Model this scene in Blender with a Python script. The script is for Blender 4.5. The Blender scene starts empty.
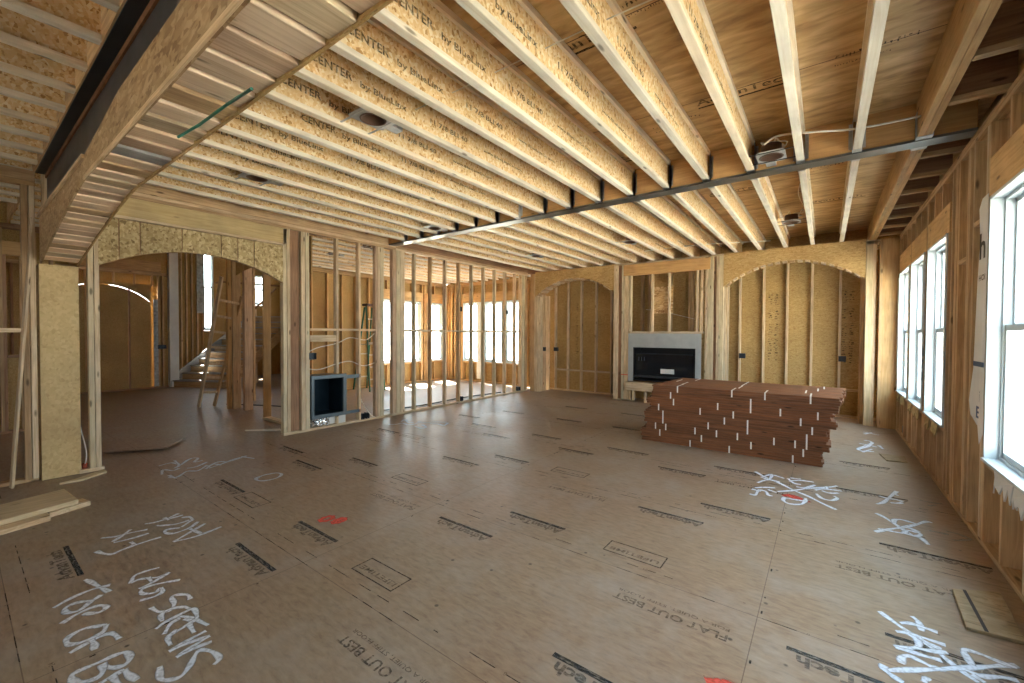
WORLD=6.0; EXPO=1.2; SUN=60.0
import bpy, math, random, mathutils
import numpy as np
R=random.Random(7)
S=bpy.context.scene; COL=S.collection
# ------------------------------------------------------------------ materials
def nt(name):
    m=bpy.data.materials.new(name); m.use_nodes=True; t=m.node_tree; t.nodes.clear()
    o=t.nodes.new('ShaderNodeOutputMaterial'); return m,t,o
def N(t,k,**kw):
    n=t.nodes.new(k)
    for a,b in kw.items():
        if a.startswith('i_'): n.inputs[int(a[2:])].default_value=b
        else: setattr(n,a,b)
    return n
def ramp(t,stops,interp='LINEAR'):
    r=N(t,'ShaderNodeValToRGB'); e=r.color_ramp; e.interpolation=interp
    e.elements[0].position=stops[0][0]; e.elements[0].color=(*stops[0][1],1)
    e.elements[1].position=stops[-1][0]; e.elements[1].color=(*stops[-1][1],1)
    for p,c in stops[1:-1]:
        x=e.elements.new(p); x.color=(*c,1)
    return r
def mixc(t,fac,a,b,mode='MIX'):
    n=N(t,'ShaderNodeMix',data_type='RGBA',blend_type=mode)
    for s,v in ((0,fac),(6,a),(7,b)):
        if hasattr(v,'links') or hasattr(v,'is_linked'): t.links.new(v,n.inputs[s])
        else: n.inputs[s].default_value = v if s==0 else (*v,1)
    return n.outputs[2]
def objcoord(t,scale,rot=(0,0,0),rand=True,world=False):
    if world:
        g=N(t,'ShaderNodeNewGeometry'); src=g.outputs['Position']
    else:
        g=N(t,'ShaderNodeTexCoord'); src=g.outputs['Object']
    if rand:
        oi=N(t,'ShaderNodeObjectInfo'); mu=N(t,'ShaderNodeMath',operation='MULTIPLY',i_1=37.0)
        t.links.new(oi.outputs['Random'],mu.inputs[0])
        ad=N(t,'ShaderNodeVectorMath',operation='ADD'); t.links.new(src,ad.inputs[0]); t.links.new(mu.outputs[0],ad.inputs[1]); src=ad.outputs[0]
    mp=N(t,'ShaderNodeMapping'); mp.inputs['Scale'].default_value=scale; mp.inputs['Rotation'].default_value=rot
    t.links.new(src,mp.inputs[0]); return mp.outputs[0]
def finish(t,o,col,rough=.7,spec=.3,bump=None,bs=.2,bd=.002,metal=0):
    b=N(t,'ShaderNodeBsdfPrincipled'); b.inputs['Metallic'].default_value=metal
    if hasattr(col,'is_linked'): t.links.new(col,b.inputs['Base Color'])
    else: b.inputs['Base Color'].default_value=(*col,1)
    if hasattr(rough,'is_linked'): t.links.new(rough,b.inputs['Roughness'])
    else: b.inputs['Roughness'].default_value=rough
    b.inputs['Specular IOR Level'].default_value=spec
    if bump is not None:
        u=N(t,'ShaderNodeBump'); u.inputs['Strength'].default_value=bs; u.inputs['Distance'].default_value=bd
        t.links.new(bump,u.inputs['Height']); t.links.new(u.outputs[0],b.inputs['Normal'])
    t.links.new(b.outputs[0],o.inputs[0]); return b
_W={}
TONES={'pale':((.52,.38,.23),(.78,.64,.45)),'mid':((.42,.27,.14),(.64,.45,.26)),'brown':((.26,.14,.08),(.42,.25,.15)),
 'flange':((.80,.71,.56),(.93,.87,.75)),'peach':((.68,.49,.33),(.88,.70,.52)),'yellow':((.56,.42,.20),(.68,.54,.29)),'lvl':((.54,.32,.13),(.70,.46,.22)),'dark':((.20,.11,.05),(.34,.20,.10)),'rose':((.46,.31,.20),(.66,.48,.34)),'green':((.54,.45,.29),(.72,.62,.43)),
 'deckboard':((.135,.052,.021),(.26,.108,.048)),'blue':((.30,.31,.34),(.45,.44,.42))}
def wood(tone,ax):
    k=(tone,ax)
    if k in _W: return _W[k]
    m,t,o=nt('wood_%s_%s'%k); a,b=TONES[tone]
    lo,hi=(2.2,38)
    sc=[hi,hi,hi]; sc['xyz'.index(ax)]=lo
    v=objcoord(t,sc)
    n=N(t,'ShaderNodeTexNoise'); n.inputs['Scale'].default_value=1; n.inputs['Detail'].default_value=4; n.inputs['Distortion'].default_value=1.2; t.links.new(v,n.inputs['Vector'])
    r=ramp(t,[(.28,a),(.62,b)]); t.links.new(n.outputs[0],r.inputs[0])
    # knots
    sk=[9,9,9]; sk['xyz'.index(ax)]=2.6
    v2=objcoord(t,sk); vo=N(t,'ShaderNodeTexVoronoi'); vo.inputs['Scale'].default_value=1; t.links.new(v2,vo.inputs['Vector'])
    rk=ramp(t,[(.06,(0,0,0)),(.13,(1,1,1))]); t.links.new(vo.outputs['Distance'],rk.inputs[0])
    c=mixc(t,rk.outputs[0],tuple(x*.42 for x in a),r.outputs[0])
    # per-board tone
    oi=N(t,'ShaderNodeObjectInfo'); rr=ramp(t,[(0,(.80,.78,.76)),(.5,(1,1,1)),(1,(1.0,.92,.82))]); t.links.new(oi.outputs['Random'],rr.inputs[0])
    c=mixc(t,1.0,c,rr.outputs[0],'MULTIPLY')
    # wear/dirt patches
    v3=objcoord(t,(1.7,1.7,1.7)); n3=N(t,'ShaderNodeTexNoise'); n3.inputs['Scale'].default_value=2; n3.inputs['Detail'].default_value=3; t.links.new(v3,n3.inputs['Vector'])
    r3=ramp(t,[(.35,(.84,.84,.86)),(.6,(1,1,1))]); t.links.new(n3.outputs[0],r3.inputs[0]); c=mixc(t,1.0,c,r3.outputs[0],'MULTIPLY')
    finish(t,o,c,.62,.3,n.outputs[0],.15)
    _W[k]=m; return m
def osb(name,cols,scale=1.0,rough=.6,contrast=1,world=False):
    m,t,o=nt(name)
    outs=[]
    for i,(rot,sx) in enumerate((((.5,.3,.55),1),((-.4,.7,-.75),1.25),((.2,-.5,1.6),.8))):
        v=objcoord(t,(14*scale*sx,75*scale*sx,60*scale*sx),rot,world=world,rand=not world)
        nd=N(t,'ShaderNodeTexVoronoi'); nd.inputs['Scale'].default_value=1; t.links.new(v,nd.inputs['Vector'])
        sep=N(t,'ShaderNodeSeparateColor'); t.links.new(nd.outputs['Color'],sep.inputs[0]); outs.append(sep.outputs[0])
    v=objcoord(t,(9*scale,)*3,world=world,rand=not world); no=N(t,'ShaderNodeTexNoise'); no.inputs['Scale'].default_value=1.6; no.inputs['Detail'].default_value=3; t.links.new(v,no.inputs['Vector'])
    rs=ramp(t,[(.42,(0,0,0)),(.47,(1,1,1))]); t.links.new(no.outputs[0],rs.inputs[0])
    rs2=ramp(t,[(.54,(0,0,0)),(.58,(1,1,1))]); t.links.new(no.outputs[0],rs2.inputs[0])
    mx=N(t,'ShaderNodeMix'); t.links.new(rs.outputs[0],mx.inputs[0]); t.links.new(outs[0],mx.inputs[2]); t.links.new(outs[1],mx.inputs[3])
    mx2=N(t,'ShaderNodeMix'); t.links.new(rs2.outputs[0],mx2.inputs[0]); t.links.new(mx.outputs[0],mx2.inputs[2]); t.links.new(outs[2],mx2.inputs[3])
    r=ramp(t,[(0,cols[0]),(.2,cols[1]),(.65,cols[2]),(1,cols[3])]); t.links.new(mx2.outputs[0],r.inputs[0])
    v=objcoord(t,(1.1,1.1,1.1),world=world,rand=not world); n3=N(t,'ShaderNodeTexNoise'); n3.inputs['Scale'].default_value=1.5; n3.inputs['Detail'].default_value=4; t.links.new(v,n3.inputs['Vector'])
    r3=ramp(t,[(.3,(.80,.78,.76)),(.65,(1,1,1))]); t.links.new(n3.outputs[0],r3.inputs[0]); c=mixc(t,1.0,r.outputs[0],r3.outputs[0],'MULTIPLY')
    finish(t,o,c,rough,.3,mx2.outputs[0],.25,.0015)
    return m
OSBW=osb('osb_web',((.50,.26,.09),(.80,.54,.25),(.88,.67,.38),(.96,.82,.58)),.72)
OSBS=osb('osb_sheathing',((.34,.19,.065),(.43,.27,.10),(.50,.33,.13),(.56,.39,.17)),1.7)
OSBB=osb('osb_beam_side',((.26,.15,.07),(.38,.24,.12),(.47,.32,.17),(.56,.40,.24)),.7)
SCRAP=osb('scrap_board',((.26,.20,.12),(.33,.26,.16),(.38,.30,.19),(.43,.35,.24)),.6)
OSBH=osb('osb_header',((.22,.15,.06),(.38,.28,.13),(.50,.39,.20),(.64,.53,.31)),.5)
OSBP=osb('osb_patch',((.34,.17,.06),(.58,.36,.16),(.72,.50,.25),(.82,.62,.36)),.5)
OSBG=osb('osb_header_gold',((.42,.25,.09),(.52,.33,.13),(.60,.40,.17),(.66,.46,.21)),1.2)
PLY=osb('plywood_post',((.50,.36,.17),(.56,.42,.21),(.60,.45,.23),(.64,.49,.26)),.5)
def deckmat():
    m,t,o=nt('deck_underside')
    v=objcoord(t,(2.6,9,9),world=True,rand=False); n=N(t,'ShaderNodeTexNoise'); n.inputs['Scale'].default_value=1.4; n.inputs['Detail'].default_value=6; n.inputs['Distortion'].default_value=.6; t.links.new(v,n.inputs['Vector'])
    r=ramp(t,[(.25,(.28,.165,.075)),(.45,(.52,.34,.155)),(.7,(.74,.53,.28))]); t.links.new(n.outputs[0],r.inputs[0])
    g=N(t,'ShaderNodeNewGeometry'); bk=N(t,'ShaderNodeTexBrick'); bk.offset=.5
    mp=N(t,'ShaderNodeMapping'); mp.inputs['Location'].default_value=(.27,.02,0); t.links.new(g.outputs['Position'],mp.inputs[0]); t.links.new(mp.outputs[0],bk.inputs['Vector'])
    bk.inputs['Scale'].default_value=1; bk.inputs['Brick Width'].default_value=2.44; bk.inputs['Row Height'].default_value=1.22; bk.inputs['Mortar Size'].default_value=.004
    bk.inputs['Color1'].default_value=(1,1,1,1); bk.inputs['Color2'].default_value=(.88,.86,.84,1); bk.inputs['Mortar'].default_value=(.15,.1,.08,1)
    c=mixc(t,1.0,r.outputs[0],bk.outputs[0],'MULTIPLY')
    finish(t,o,c,.45,.35,n.outputs[0],.1)
    return m
DECK=deckmat()
def floormat():
    m,t,o=nt('subfloor')
    v=objcoord(t,(5,16,5),world=True,rand=False); n=N(t,'ShaderNodeTexNoise'); n.inputs['Scale'].default_value=2.2; n.inputs['Detail'].default_value=8; n.inputs['Roughness'].default_value=.65; n.inputs['Distortion'].default_value=.4; t.links.new(v,n.inputs['Vector'])
    r=ramp(t,[(.25,(.20,.137,.098)),(.45,(.29,.213,.153)),(.75,(.385,.30,.222))]); t.links.new(n.outputs[0],r.inputs[0])
    # reddish to yellowish board tone patches
    v2=objcoord(t,(.5,.5,.5),world=True,rand=False); n2=N(t,'ShaderNodeTexNoise'); n2.inputs['Scale'].default_value=.9; n2.inputs['Detail'].default_value=3; t.links.new(v2,n2.inputs['Vector'])
    r2=ramp(t,[(.35,(1.0,.90,.86)),(.6,(1,1,.95))]); t.links.new(n2.outputs[0],r2.inputs[0]); c=mixc(t,1.0,r.outputs[0],r2.outputs[0],'MULTIPLY')
    # pale dust
    v3=objcoord(t,(1.2,1.2,1.2),world=True,rand=False); n3=N(t,'ShaderNodeTexNoise'); n3.inputs['Scale'].default_value=1.3; n3.inputs['Detail'].default_value=7; n3.inputs['Roughness'].default_value=.7; t.links.new(v3,n3.inputs['Vector'])
    r3=ramp(t,[(.46,(0,0,0)),(.75,(.6,.6,.6))]); t.links.new(n3.outputs[0],r3.inputs[0]); c=mixc(t,r3.outputs[0],c,(.42,.385,.35))
    # small dark marks
    v4=objcoord(t,(1,1,1),world=True,rand=False); vo=N(t,'ShaderNodeTexVoronoi'); vo.inputs['Scale'].default_value=5.5; t.links.new(v4,vo.inputs['Vector'])
    rk=ramp(t,[(.045,(.35,.35,.35)),(.075,(1,1,1))]); t.links.new(vo.outputs['Distance'],rk.inputs[0]); c=mixc(t,1.0,c,rk.outputs[0],'MULTIPLY')
    # sheet seams
    g=N(t,'ShaderNodeNewGeometry'); bk=N(t,'ShaderNodeTexBrick'); bk.offset=.0
    mp=N(t,'ShaderNodeMapping'); mp.inputs['Location'].default_value=(.27,-1.36+3*1.19,0); t.links.new(g.outputs['Position'],mp.inputs[0]); t.links.new(mp.outputs[0],bk.inputs['Vector'])
    bk.inputs['Scale'].default_value=1; bk.inputs['Brick Width'].default_value=2.44; bk.inputs['Row Height'].default_value=1.19; bk.inputs['Mortar Size'].default_value=.0022
    bk.inputs['Color1'].default_value=(1,1,1,1); bk.inputs['Color2'].default_value=(.93,.93,.93,1); bk.inputs['Mortar'].default_value=(.50,.46,.44,1)
    c=mixc(t,1.0,c,bk.outputs[0],'MULTIPLY')
    rr=ramp(t,[(.3,(.36,.36,.36)),(.7,(.56,.56,.56))]); t.links.new(n3.outputs[0],rr.inputs[0])
    finish(t,o,c,rr.outputs[0],.45,n.outputs[0],.2,.002)
    return m
FLOOR=floormat()
def plain(name,col,rough=.6,metal=0,spec=.4,noise=.12,sc=6):
    m,t,o=nt(name); v=objcoord(t,(sc,)*3); n=N(t,'ShaderNodeTexNoise'); n.inputs['Scale'].default_value=1; n.inputs['Detail'].default_value=4; t.links.new(v,n.inputs['Vector'])
    r=ramp(t,[(.3,tuple(c*(1-noise) for c in col)),(.7,tuple(min(1,c*(1+noise)) for c in col))]); t.links.new(n.outputs[0],r.inputs[0])
    finish(t,o,r.outputs[0],rough,spec,metal=metal); return m
WHITE=plain('white_vinyl',(.50,.56,.59),.4,noise=.02)
WRAP=plain('housewrap_white',(.72,.74,.76),.55,noise=.05)
WRAPG=plain('housewrap_grey_print',(.40,.46,.52),.6,noise=.35,sc=14)
INK=plain('black_ink',(.035,.03,.03),.6,noise=.1)
BLUEINK=plain('blue_ink',(.02,.08,.22),.5,noise=.1)
FINK=None
STEEL=plain('galvanised_steel',(.52,.53,.54),.42,.35,.5,.15,20)
BLKSTEEL=plain('black_painted_steel',(.016,.018,.022),.5,.0,.5,.3)
GREYSTEEL=plain('mill_steel',(.055,.055,.062),.42,.3,.5,.35)
RUST=plain('rust_streak',(.16,.07,.03),.8,0,.3,.3,12)
BEAMS=plain('steel_strap',(.17,.18,.185),.34,.7,.5,.2,3)
CEMENT=plain('cement_board',(.36,.38,.39),.75,noise=.08)
BLACK=plain('firebox_black',(.008,.008,.010),.35,noise=.1)
DKGLASS=plain('firebox_glass',(.01,.012,.016),.06,0,.6)
HEATG=plain('sheet_metal_dull',(.12,.15,.17),.42,.5,.5,.1,4)
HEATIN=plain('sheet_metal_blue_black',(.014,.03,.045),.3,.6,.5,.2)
FOIL=plain('crinkled_foil',(.75,.76,.78),.2,1,.5,.3,60)
CARD=plain('pale_card',(.62,.63,.62),.7,noise=.05)
BOXBLUE=plain('outlet_box_plastic',(.015,.022,.032),.4,noise=.1)
WIREW=plain('cable_sheath_white',(.72,.68,.60),.5,noise=.05)
WIREB=plain('cable_sheath_black',(.03,.03,.03),.5)
GREENM=plain('fibreglass_green',(.02,.13,.07),.4,noise=.2)
GREENS=plain('green_strap_plastic',(.03,.17,.12),.4,noise=.1)
ALU=plain('aluminium',(.55,.50,.42),.35,.6)
STRAPW=plain('strap_white',(.80,.78,.74),.4,noise=.02)
DKCAP=plain('ladder_cap_dark',(.08,.04,.03),.5)
REDP=plain('red_pot',(.32,.07,.04),.5)
RED=plain('red_chalk',(.7,.14,.08),.7)
GRAVEL=plain('bare_ground',(.42,.38,.32),.9,noise=.2,sc=3)
FOAM=plain('spray_foam',(.50,.42,.22),.8,noise=.2,sc=30)
def paint(name,col,strength=1.0,em=False):
    m,t,o=nt(name); uv=N(t,'ShaderNodeUVMap'); uv.uv_map='UVMap'; sp=N(t,'ShaderNodeSeparateXYZ'); t.links.new(uv.outputs[0],sp.inputs[0])
    r=ramp(t,[(0,(0,0,0)),(.25,(.6,.6,.6)),(.5,(1,1,1))]); t.links.new(sp.outputs[1],r.inputs[0])
    v=objcoord(t,(60,60,60),world=True,rand=False); n=N(t,'ShaderNodeTexNoise'); n.inputs['Scale'].default_value=1; n.inputs['Detail'].default_value=3; t.links.new(v,n.inputs['Vector'])
    rn=ramp(t,[(.3,(.62*strength,)*3),(.55,(strength,)*3)]); t.links.new(n.outputs[0],rn.inputs[0])
    mu=mixc(t,1.0,r.outputs[0],rn.outputs[0],'MULTIPLY')
    b=N(t,'ShaderNodeBsdfPrincipled'); b.inputs['Base Color'].default_value=(*col,1); b.inputs['Roughness'].default_value=.7
    tr=N(t,'ShaderNodeBsdfTransparent'); mx=N(t,'ShaderNodeMixShader'); t.links.new(mu,mx.inputs[0]); t.links.new(tr.outputs[0],mx.inputs[1]); t.links.new(b.outputs[0],mx.inputs[2]); t.links.new(mx.outputs[0],o.inputs[0])
    return m
PAINTW=paint('white_marking_paint',(.72,.79,.90),.92)
PAINTF=paint('white_marking_paint_faint',(.62,.60,.56),.5)
PAINTR=paint('red_marking_paint',(.80,.10,.07),.85)
def inkmat(name,col,strength):
    m,t,o=nt(name); v=objcoord(t,(30,90,30),world=True,rand=False); n=N(t,'ShaderNodeTexNoise'); n.inputs['Scale'].default_value=1; n.inputs['Detail'].default_value=4; t.links.new(v,n.inputs['Vector'])
    r=ramp(t,[(.36,(strength*.25,)*3),(.56,(strength,)*3)]); t.links.new(n.outputs[0],r.inputs[0])
    b=N(t,'ShaderNodeBsdfPrincipled'); b.inputs['Base Color'].default_value=(*col,1); b.inputs['Roughness'].default_value=.6
    tr=N(t,'ShaderNodeBsdfTransparent'); mx=N(t,'ShaderNodeMixShader'); t.links.new(r.outputs[0],mx.inputs[0]); t.links.new(tr.outputs[0],mx.inputs[1]); t.links.new(b.outputs[0],mx.inputs[2]); t.links.new(mx.outputs[0],o.inputs[0])
    return m
FINK=inkmat('worn_floor_ink',(.045,.058,.066),.58)
JINK=inkmat('joist_ink',(.04,.025,.015),.80)
WINK=inkmat('sheathing_ink',(.07,.04,.02),.80)
def glassmat():
    m,t,o=nt('window_glass'); tr=N(t,'ShaderNodeBsdfTransparent'); tr.inputs[0].default_value=(.95,.98,.97,1); g=N(t,'ShaderNodeBsdfGlossy'); g.inputs['Roughness'].default_value=.02
    mx=N(t,'ShaderNodeMixShader'); mx.inputs[0].default_value=.06; t.links.new(tr.outputs[0],mx.inputs[1]); t.links.new(g.outputs[0],mx.inputs[2]); t.links.new(mx.outputs[0],o.inputs[0]); return m
GLASS=glassmat()
# ------------------------------------------------------------------ geometry helpers
def origin_of(p):
    v=mathutils.Vector((0,0,0))
    while p is not None: v=v+p.location; p=p.parent
    return v
def mesh(name,vs,fs,mat,parent=None,bev=0,smooth=False,mats=None,mi=None,at=None,uv=None):
    vs=np.array(vs,float)
    org=(vs.min(0)+vs.max(0))/2 if at is None else np.array(at,float)
    me=bpy.data.meshes.new(name); me.from_pydata((vs-org).tolist(),[],fs)
    for mm in (mats or [mat]): me.materials.append(mm)
    if mi: me.polygons.foreach_set('material_index',mi)
    if uv is not None:
        l=me.uv_layers.new(name='UVMap')
        for li,lp in enumerate(me.loops): l.data[li].uv=uv[lp.vertex_index]
    if smooth: me.polygons.foreach_set('use_smooth',[True]*len(me.polygons))
    me.update()
    o=bpy.data.objects.new(name,me); COL.objects.link(o)
    o.location=mathutils.Vector(org)
    if parent is not None: o.parent=parent; o.location=mathutils.Vector(org)-origin_of(parent)
    if bev:
        b=o.modifiers.new('edge','BEVEL'); b.width=bev; b.segments=1; b.limit_method='ANGLE'
    return o
BF=[(0,3,2,1),(4,5,6,7),(0,1,5,4),(1,2,6,5),(2,3,7,6),(3,0,4,7)]
def bxv(x0,x1,y0,y1,z0,z1): return [(x0,y0,z0),(x1,y0,z0),(x1,y1,z0),(x0,y1,z0),(x0,y0,z1),(x1,y0,z1),(x1,y1,z1),(x0,y1,z1)]
def boxes(name,bl,mat,parent=None,bev=0,**k):
    vs=[];fs=[]
    for b in bl:
        n=len(vs); vs+=bxv(*b); fs+=[tuple(i+n for i in f) for f in BF]
    return mesh(name,vs,fs,mat,parent,bev,**k)
def lum(name,b,tone,parent=None,bev=.003,ax=None):
    "one piece of sawn lumber"
    d=(b[1]-b[0],b[3]-b[2],b[5]-b[4]); a=ax or 'xyz'[d.index(max(d))]
    return boxes(name,[b],wood(tone,a),parent,bev)
def empty(name,loc=(0,0,0),parent=None):
    o=bpy.data.objects.new(name,None); COL.objects.link(o); o.location=loc
    if parent: o.parent=parent
    return o
def tag(o,label=None,cat=None,group=None,kind=None):
    if label: o['label']=label
    if cat: o['category']=cat
    if group: o['group']=group
    if kind: o['kind']=kind
    return o
def struct(name,loc=(0,0,0)): return tag(empty(name,loc),kind='structure')
def prism(name,poly,ax,c0,c1,mat,parent=None,**k):
    "polygon (u,v) extruded along axis ax between c0 and c1; u,v are the other two axes in order"
    n=len(poly); vs=[]
    for c in (c0,c1):
        for u,v in poly: vs.append({'x':(c,u,v),'y':(u,c,v),'z':(u,v,c)}[ax])
    fs=[tuple(range(n)),tuple(range(2*n-1,n-1,-1))]+[(i,i+n,(i+1)%n+n,(i+1)%n) for i in range(n)]
    return mesh(name,vs,fs,mat,parent,**k)
def strip_panel(name,us,lo,hi,ax,c0,c1,mat,parent=None,**k):
    "panel between curves lo(u), hi(u): quads, so that arches stay clean"
    vs=[];fs=[];n=len(us)
    P=lambda c,u,v:{'x':(c,u,v),'y':(u,c,v)}[ax]
    for c in (c0,c1):
        for u in us: vs+= [P(c,u,lo(u)),P(c,u,hi(u))]
    m=2*n
    for i in range(n-1):
        a=2*i
        fs+=[(a,a+2,a+3,a+1),(m+a,m+a+1,m+a+3,m+a+2),(a,m+a,m+a+2,a+2),(a+1,a+3,m+a+3,m+a+1)]
    fs+=[(0,1,m+1,m),(m-2,2*m-2,2*m-1,m-1)]
    return mesh(name,vs,fs,mat,parent,**k)
def tube(name,pts,r,mat,parent=None,n=6,smooth=True):
    P=[mathutils.Vector(p) for p in pts]; vs=[];fs=[]
    up=mathutils.Vector((0.13,.21,1)).normalized()
    for i,p in enumerate(P):
        d=(P[min(i+1,len(P)-1)]-P[max(i-1,0)]).normalized()
        a=d.cross(up); 
        if a.length<.05: a=d.cross(mathutils.Vector((1,0,0)))
        a.normalize(); b=a.cross(d)
        for k in range(n):
            t=2*math.pi*k/n; vs.append(tuple(p+a*r*math.cos(t)+b*r*math.sin(t)))
    for i in range(len(P)-1):
        for k in range(n): fs.append((i*n+k,i*n+(k+1)%n,(i+1)*n+(k+1)%n,(i+1)*n+k))
    fs+=[tuple(range(n)),tuple(range(len(P)*n-1,(len(P)-1)*n-1,-1))]
    return mesh(name,vs,fs,mat,parent,smooth=smooth)
def smoothpath(pts,k=6):
    P=[mathutils.Vector(p) for p in pts]; out=[]
    for i in range(len(P)-1):
        p0=P[max(i-1,0)];p1=P[i];p2=P[i+1];p3=P[min(i+2,len(P)-1)]
        for j in range(k):
            t=j/k; out.append(.5*((2*p1)+(p2-p0)*t+(2*p0-5*p1+4*p2-p3)*t*t+(3*p1-p0-3*p2+p3)*t**3))
    out.append(P[-1]); return out
def beam(name,a,b,w,h,mat,parent=None,up=(0,0,1),bev=.003):
    "board from a to b, section w x h"
    a=mathutils.Vector(a);b=mathutils.Vector(b);d=(b-a).normalized();s=d.cross(mathutils.Vector(up)).normalized();u=s.cross(d)
    L=(b-a).length; me_v=[(x,y,z) for z in (-L/2,L/2) for x,y in ((-w/2,-h/2),(w/2,-h/2),(w/2,h/2),(-w/2,h/2))]
    o=mesh(name,me_v,BF,mat,None,bev,at=(0,0,0))
    M=mathutils.Matrix((s,u,d)).transposed().to_4x4(); 
    if s.cross(u).dot(d)<0: M=mathutils.Matrix((-s,u,d)).transposed().to_4x4()
    M.translation=(a+b)/2
    if parent is not None: o.parent=parent; M.translation=M.translation-origin_of(parent)
    o.matrix_basis=M
    return o
_T={}
def textgeo(s,off=0.0):
    k=(s,off)
    if k not in _T:
        c=bpy.data.curves.new('t','FONT'); c.body=s; c.size=1; c.offset=off; c.resolution_u=2
        o=bpy.data.objects.new('t',c); COL.objects.link(o); bpy.context.view_layer.update()
        me=bpy.data.meshes.new_from_object(o.evaluated_get(bpy.context.evaluated_depsgraph_get()))
        v=np.array([x.co[:] for x in me.vertices]); f=[tuple(p.vertices) for p in me.polygons]
        bpy.data.objects.remove(o); bpy.data.curves.remove(c); bpy.data.meshes.remove(me)
        v[:,0]-=v[:,0].min(); _T[k]=(v,f)
    return _T[k]
class Acc:
    def __init__(s): s.v=[];s.f=[];s.m=[]
    def add(s,v,f,mi=0):
        n=len(s.v); s.v+= [tuple(x) for x in v]; s.f+=[tuple(i+n for i in q) for q in f]; s.m+=[mi]*len(f)
    def box(s,*b,mi=0): s.add(bxv(*b),BF,mi)
    def text(s,txt,org,du,dv,h,width=None,mi=0,off=0.0,sk=1.0):
        v,f=textgeo(txt,off); v=v.copy(); w=v[:,0].max(); sx=h*sk if width is None else width/w
        o=np.array(org)+0*v[:,:1]; s.add(o+np.outer(v[:,0]*sx,du)+np.outer(v[:,1]*h,dv),f,mi)
        return sx*w
    def make(s,name,mats,parent=None,**k): return mesh(name,s.v,s.f,None,parent,mats=mats,mi=s.m,**k)
def copyobj(o,parent=None,loc=None):
    c=o.copy(); COL.objects.link(c)
    if parent is not None: c.parent=parent
    if loc is not None: c.location=loc
    for ch in o.children: copyobj(ch,c)
    return c

def smudges(a,org,du,dv,L,h,mi=0,rows=1):
    "row of worn print too faded to read"
    o=np.array(org,float); du=np.array(du,float); dv=np.array(dv,float)
    for r_ in range(rows):
        t=0
        while t<L:
            w=R.uniform(.18,.55)*h; g=R.uniform(.1,.3)*h
            for k in range(R.choice([1,2,2,3])):
                b=R.uniform(0,.7)*h; e=b+R.uniform(.2,.5)*h; x0=t+R.uniform(0,.3)*w; x1=x0+R.uniform(.3,.7)*w
                P=[o+du*p+dv*(q-r_*h*1.4) for p,q in ((x0,b),(x1,b),(x1,min(e,h)),(x0,min(e,h)))]
                a.add(P,[(0,1,2,3)],mi)
            t+=w+g
ZC=3.08; ZD=3.385; XR=.91; XL=-6.27; YB=9.07; YE=9.78; YS=4.78
# ------------------------------------------------------------------ floor, roof deck, ground
floor=boxes('floor',[(-16.3,1.2,-4.3,10.0,-.05,0)],FLOOR); tag(floor,kind='structure')
ground=boxes('ground',[(-60,50,-50,60,-.75,-.65)],GRAVEL); tag(ground,kind='structure')
ceiling=boxes('ceiling',[(-9.7,1.1,-4.2,9.9,ZD,ZD+.03),(-10.2,-9.7,3.5,9.9,ZD,ZD+.03)],DECK); tag(ceiling,kind='structure')
a=Acc()
def ctext(s,x,y,w,h): a.text(s,(x,y,ZD-.0012),(1,0,0),(0,-1,0),h,w,off=.012)
for y,xs in ((2.50,(-4.3,-1.66,.0)),(3.72,(-3.1,-.88,)),(4.4,(-2.2,)),(6.2,(-1.3,-3.3)),(7.4,(-.3,-2.4))):
    for x in xs: ctext('AdvanTech',x,y,.66,.13); a.box(x+.0,x+.70,y+.035,y+.055,ZD-.0012,ZD-.0002)
for y,x in ((2.36,-.97),(3.66,.02),(3.9,-1.3),(5.9,-.3),(7.9,-1.0)): smudges(a,(x,y,ZD-.0012),(1,0,0),(0,-1,0),.42,.055); smudges(a,(x,y+.09,ZD-.0012),(1,0,0),(0,-1,0),.30,.03)
o=a.make('printed_lettering',[JINK],ceiling)
# floor stamps (printed sheets, upside down to the camera)
a=Acc()
def ft(s,x,y,w,h,off=.02): a.text(s,(x,y,.0012),(-1,0,0),(0,-1,0),h,w,off=off)
def adv(x,y,w=.54): ft('AdvanTech',x,y-.015,w*.93,.095,.035); a.box(x-w,x,y,y+.028,.0004,.0014)
for x0,x1,y in ((-2.50,-1.95,2.36),(-2.1,-1.58,2.79),(-1.285,-.757,3.55),(-.869,-.339,3.96),(-3.33,-2.76,1.19),(-3.33,-2.79,1.63),(-4.23,-3.65,.45),(-4.97,-4.41,2.41),(-4.53,-4.04,2.86),(-3.71,-3.14,3.57),(-3.25,-2.75,4.0),(-.13,.45,2.37),(.33,.88,3.98),(.26,.74,2.78),(-4.9,-4.35,1.62),(-1.0,-.45,1.66),(.1,.62,5.18),(-1.0,-.46,5.18),(-2.3,-1.75,5.18),(-3.5,-3.0,5.18),(-4.7,-4.2,5.18),(-5.6,-5.1,4.0),(-5.7,-5.2,2.6),(-5.0,-4.5,6.4),(-3.8,-3.3,6.4),(-2.75,-2.3,6.4),(-4.3,-3.8,7.6),(-3.1,-2.6,7.6),(.15,.6,6.3),(-5.4,-4.9,5.6),(-4.1,-3.6,4.77),(-2.8,-2.3,4.77),(-1.5,-1.0,4.77)): adv(x1,y,x1-x0)
for x,y in ((-.368,2.30),(-1.30,1.16),(.66,3.46),(-2.79,2.37),(-1.575,3.53),(-4.9,3.55),(-.3,4.7),(-3.9,4.72)):
    ft('FLAT OUT BEST',x,y,.59,.075); ft('FOR A QUIET, STIFF FLOOR',x,y+.055,.59,.034,.01)
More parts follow.
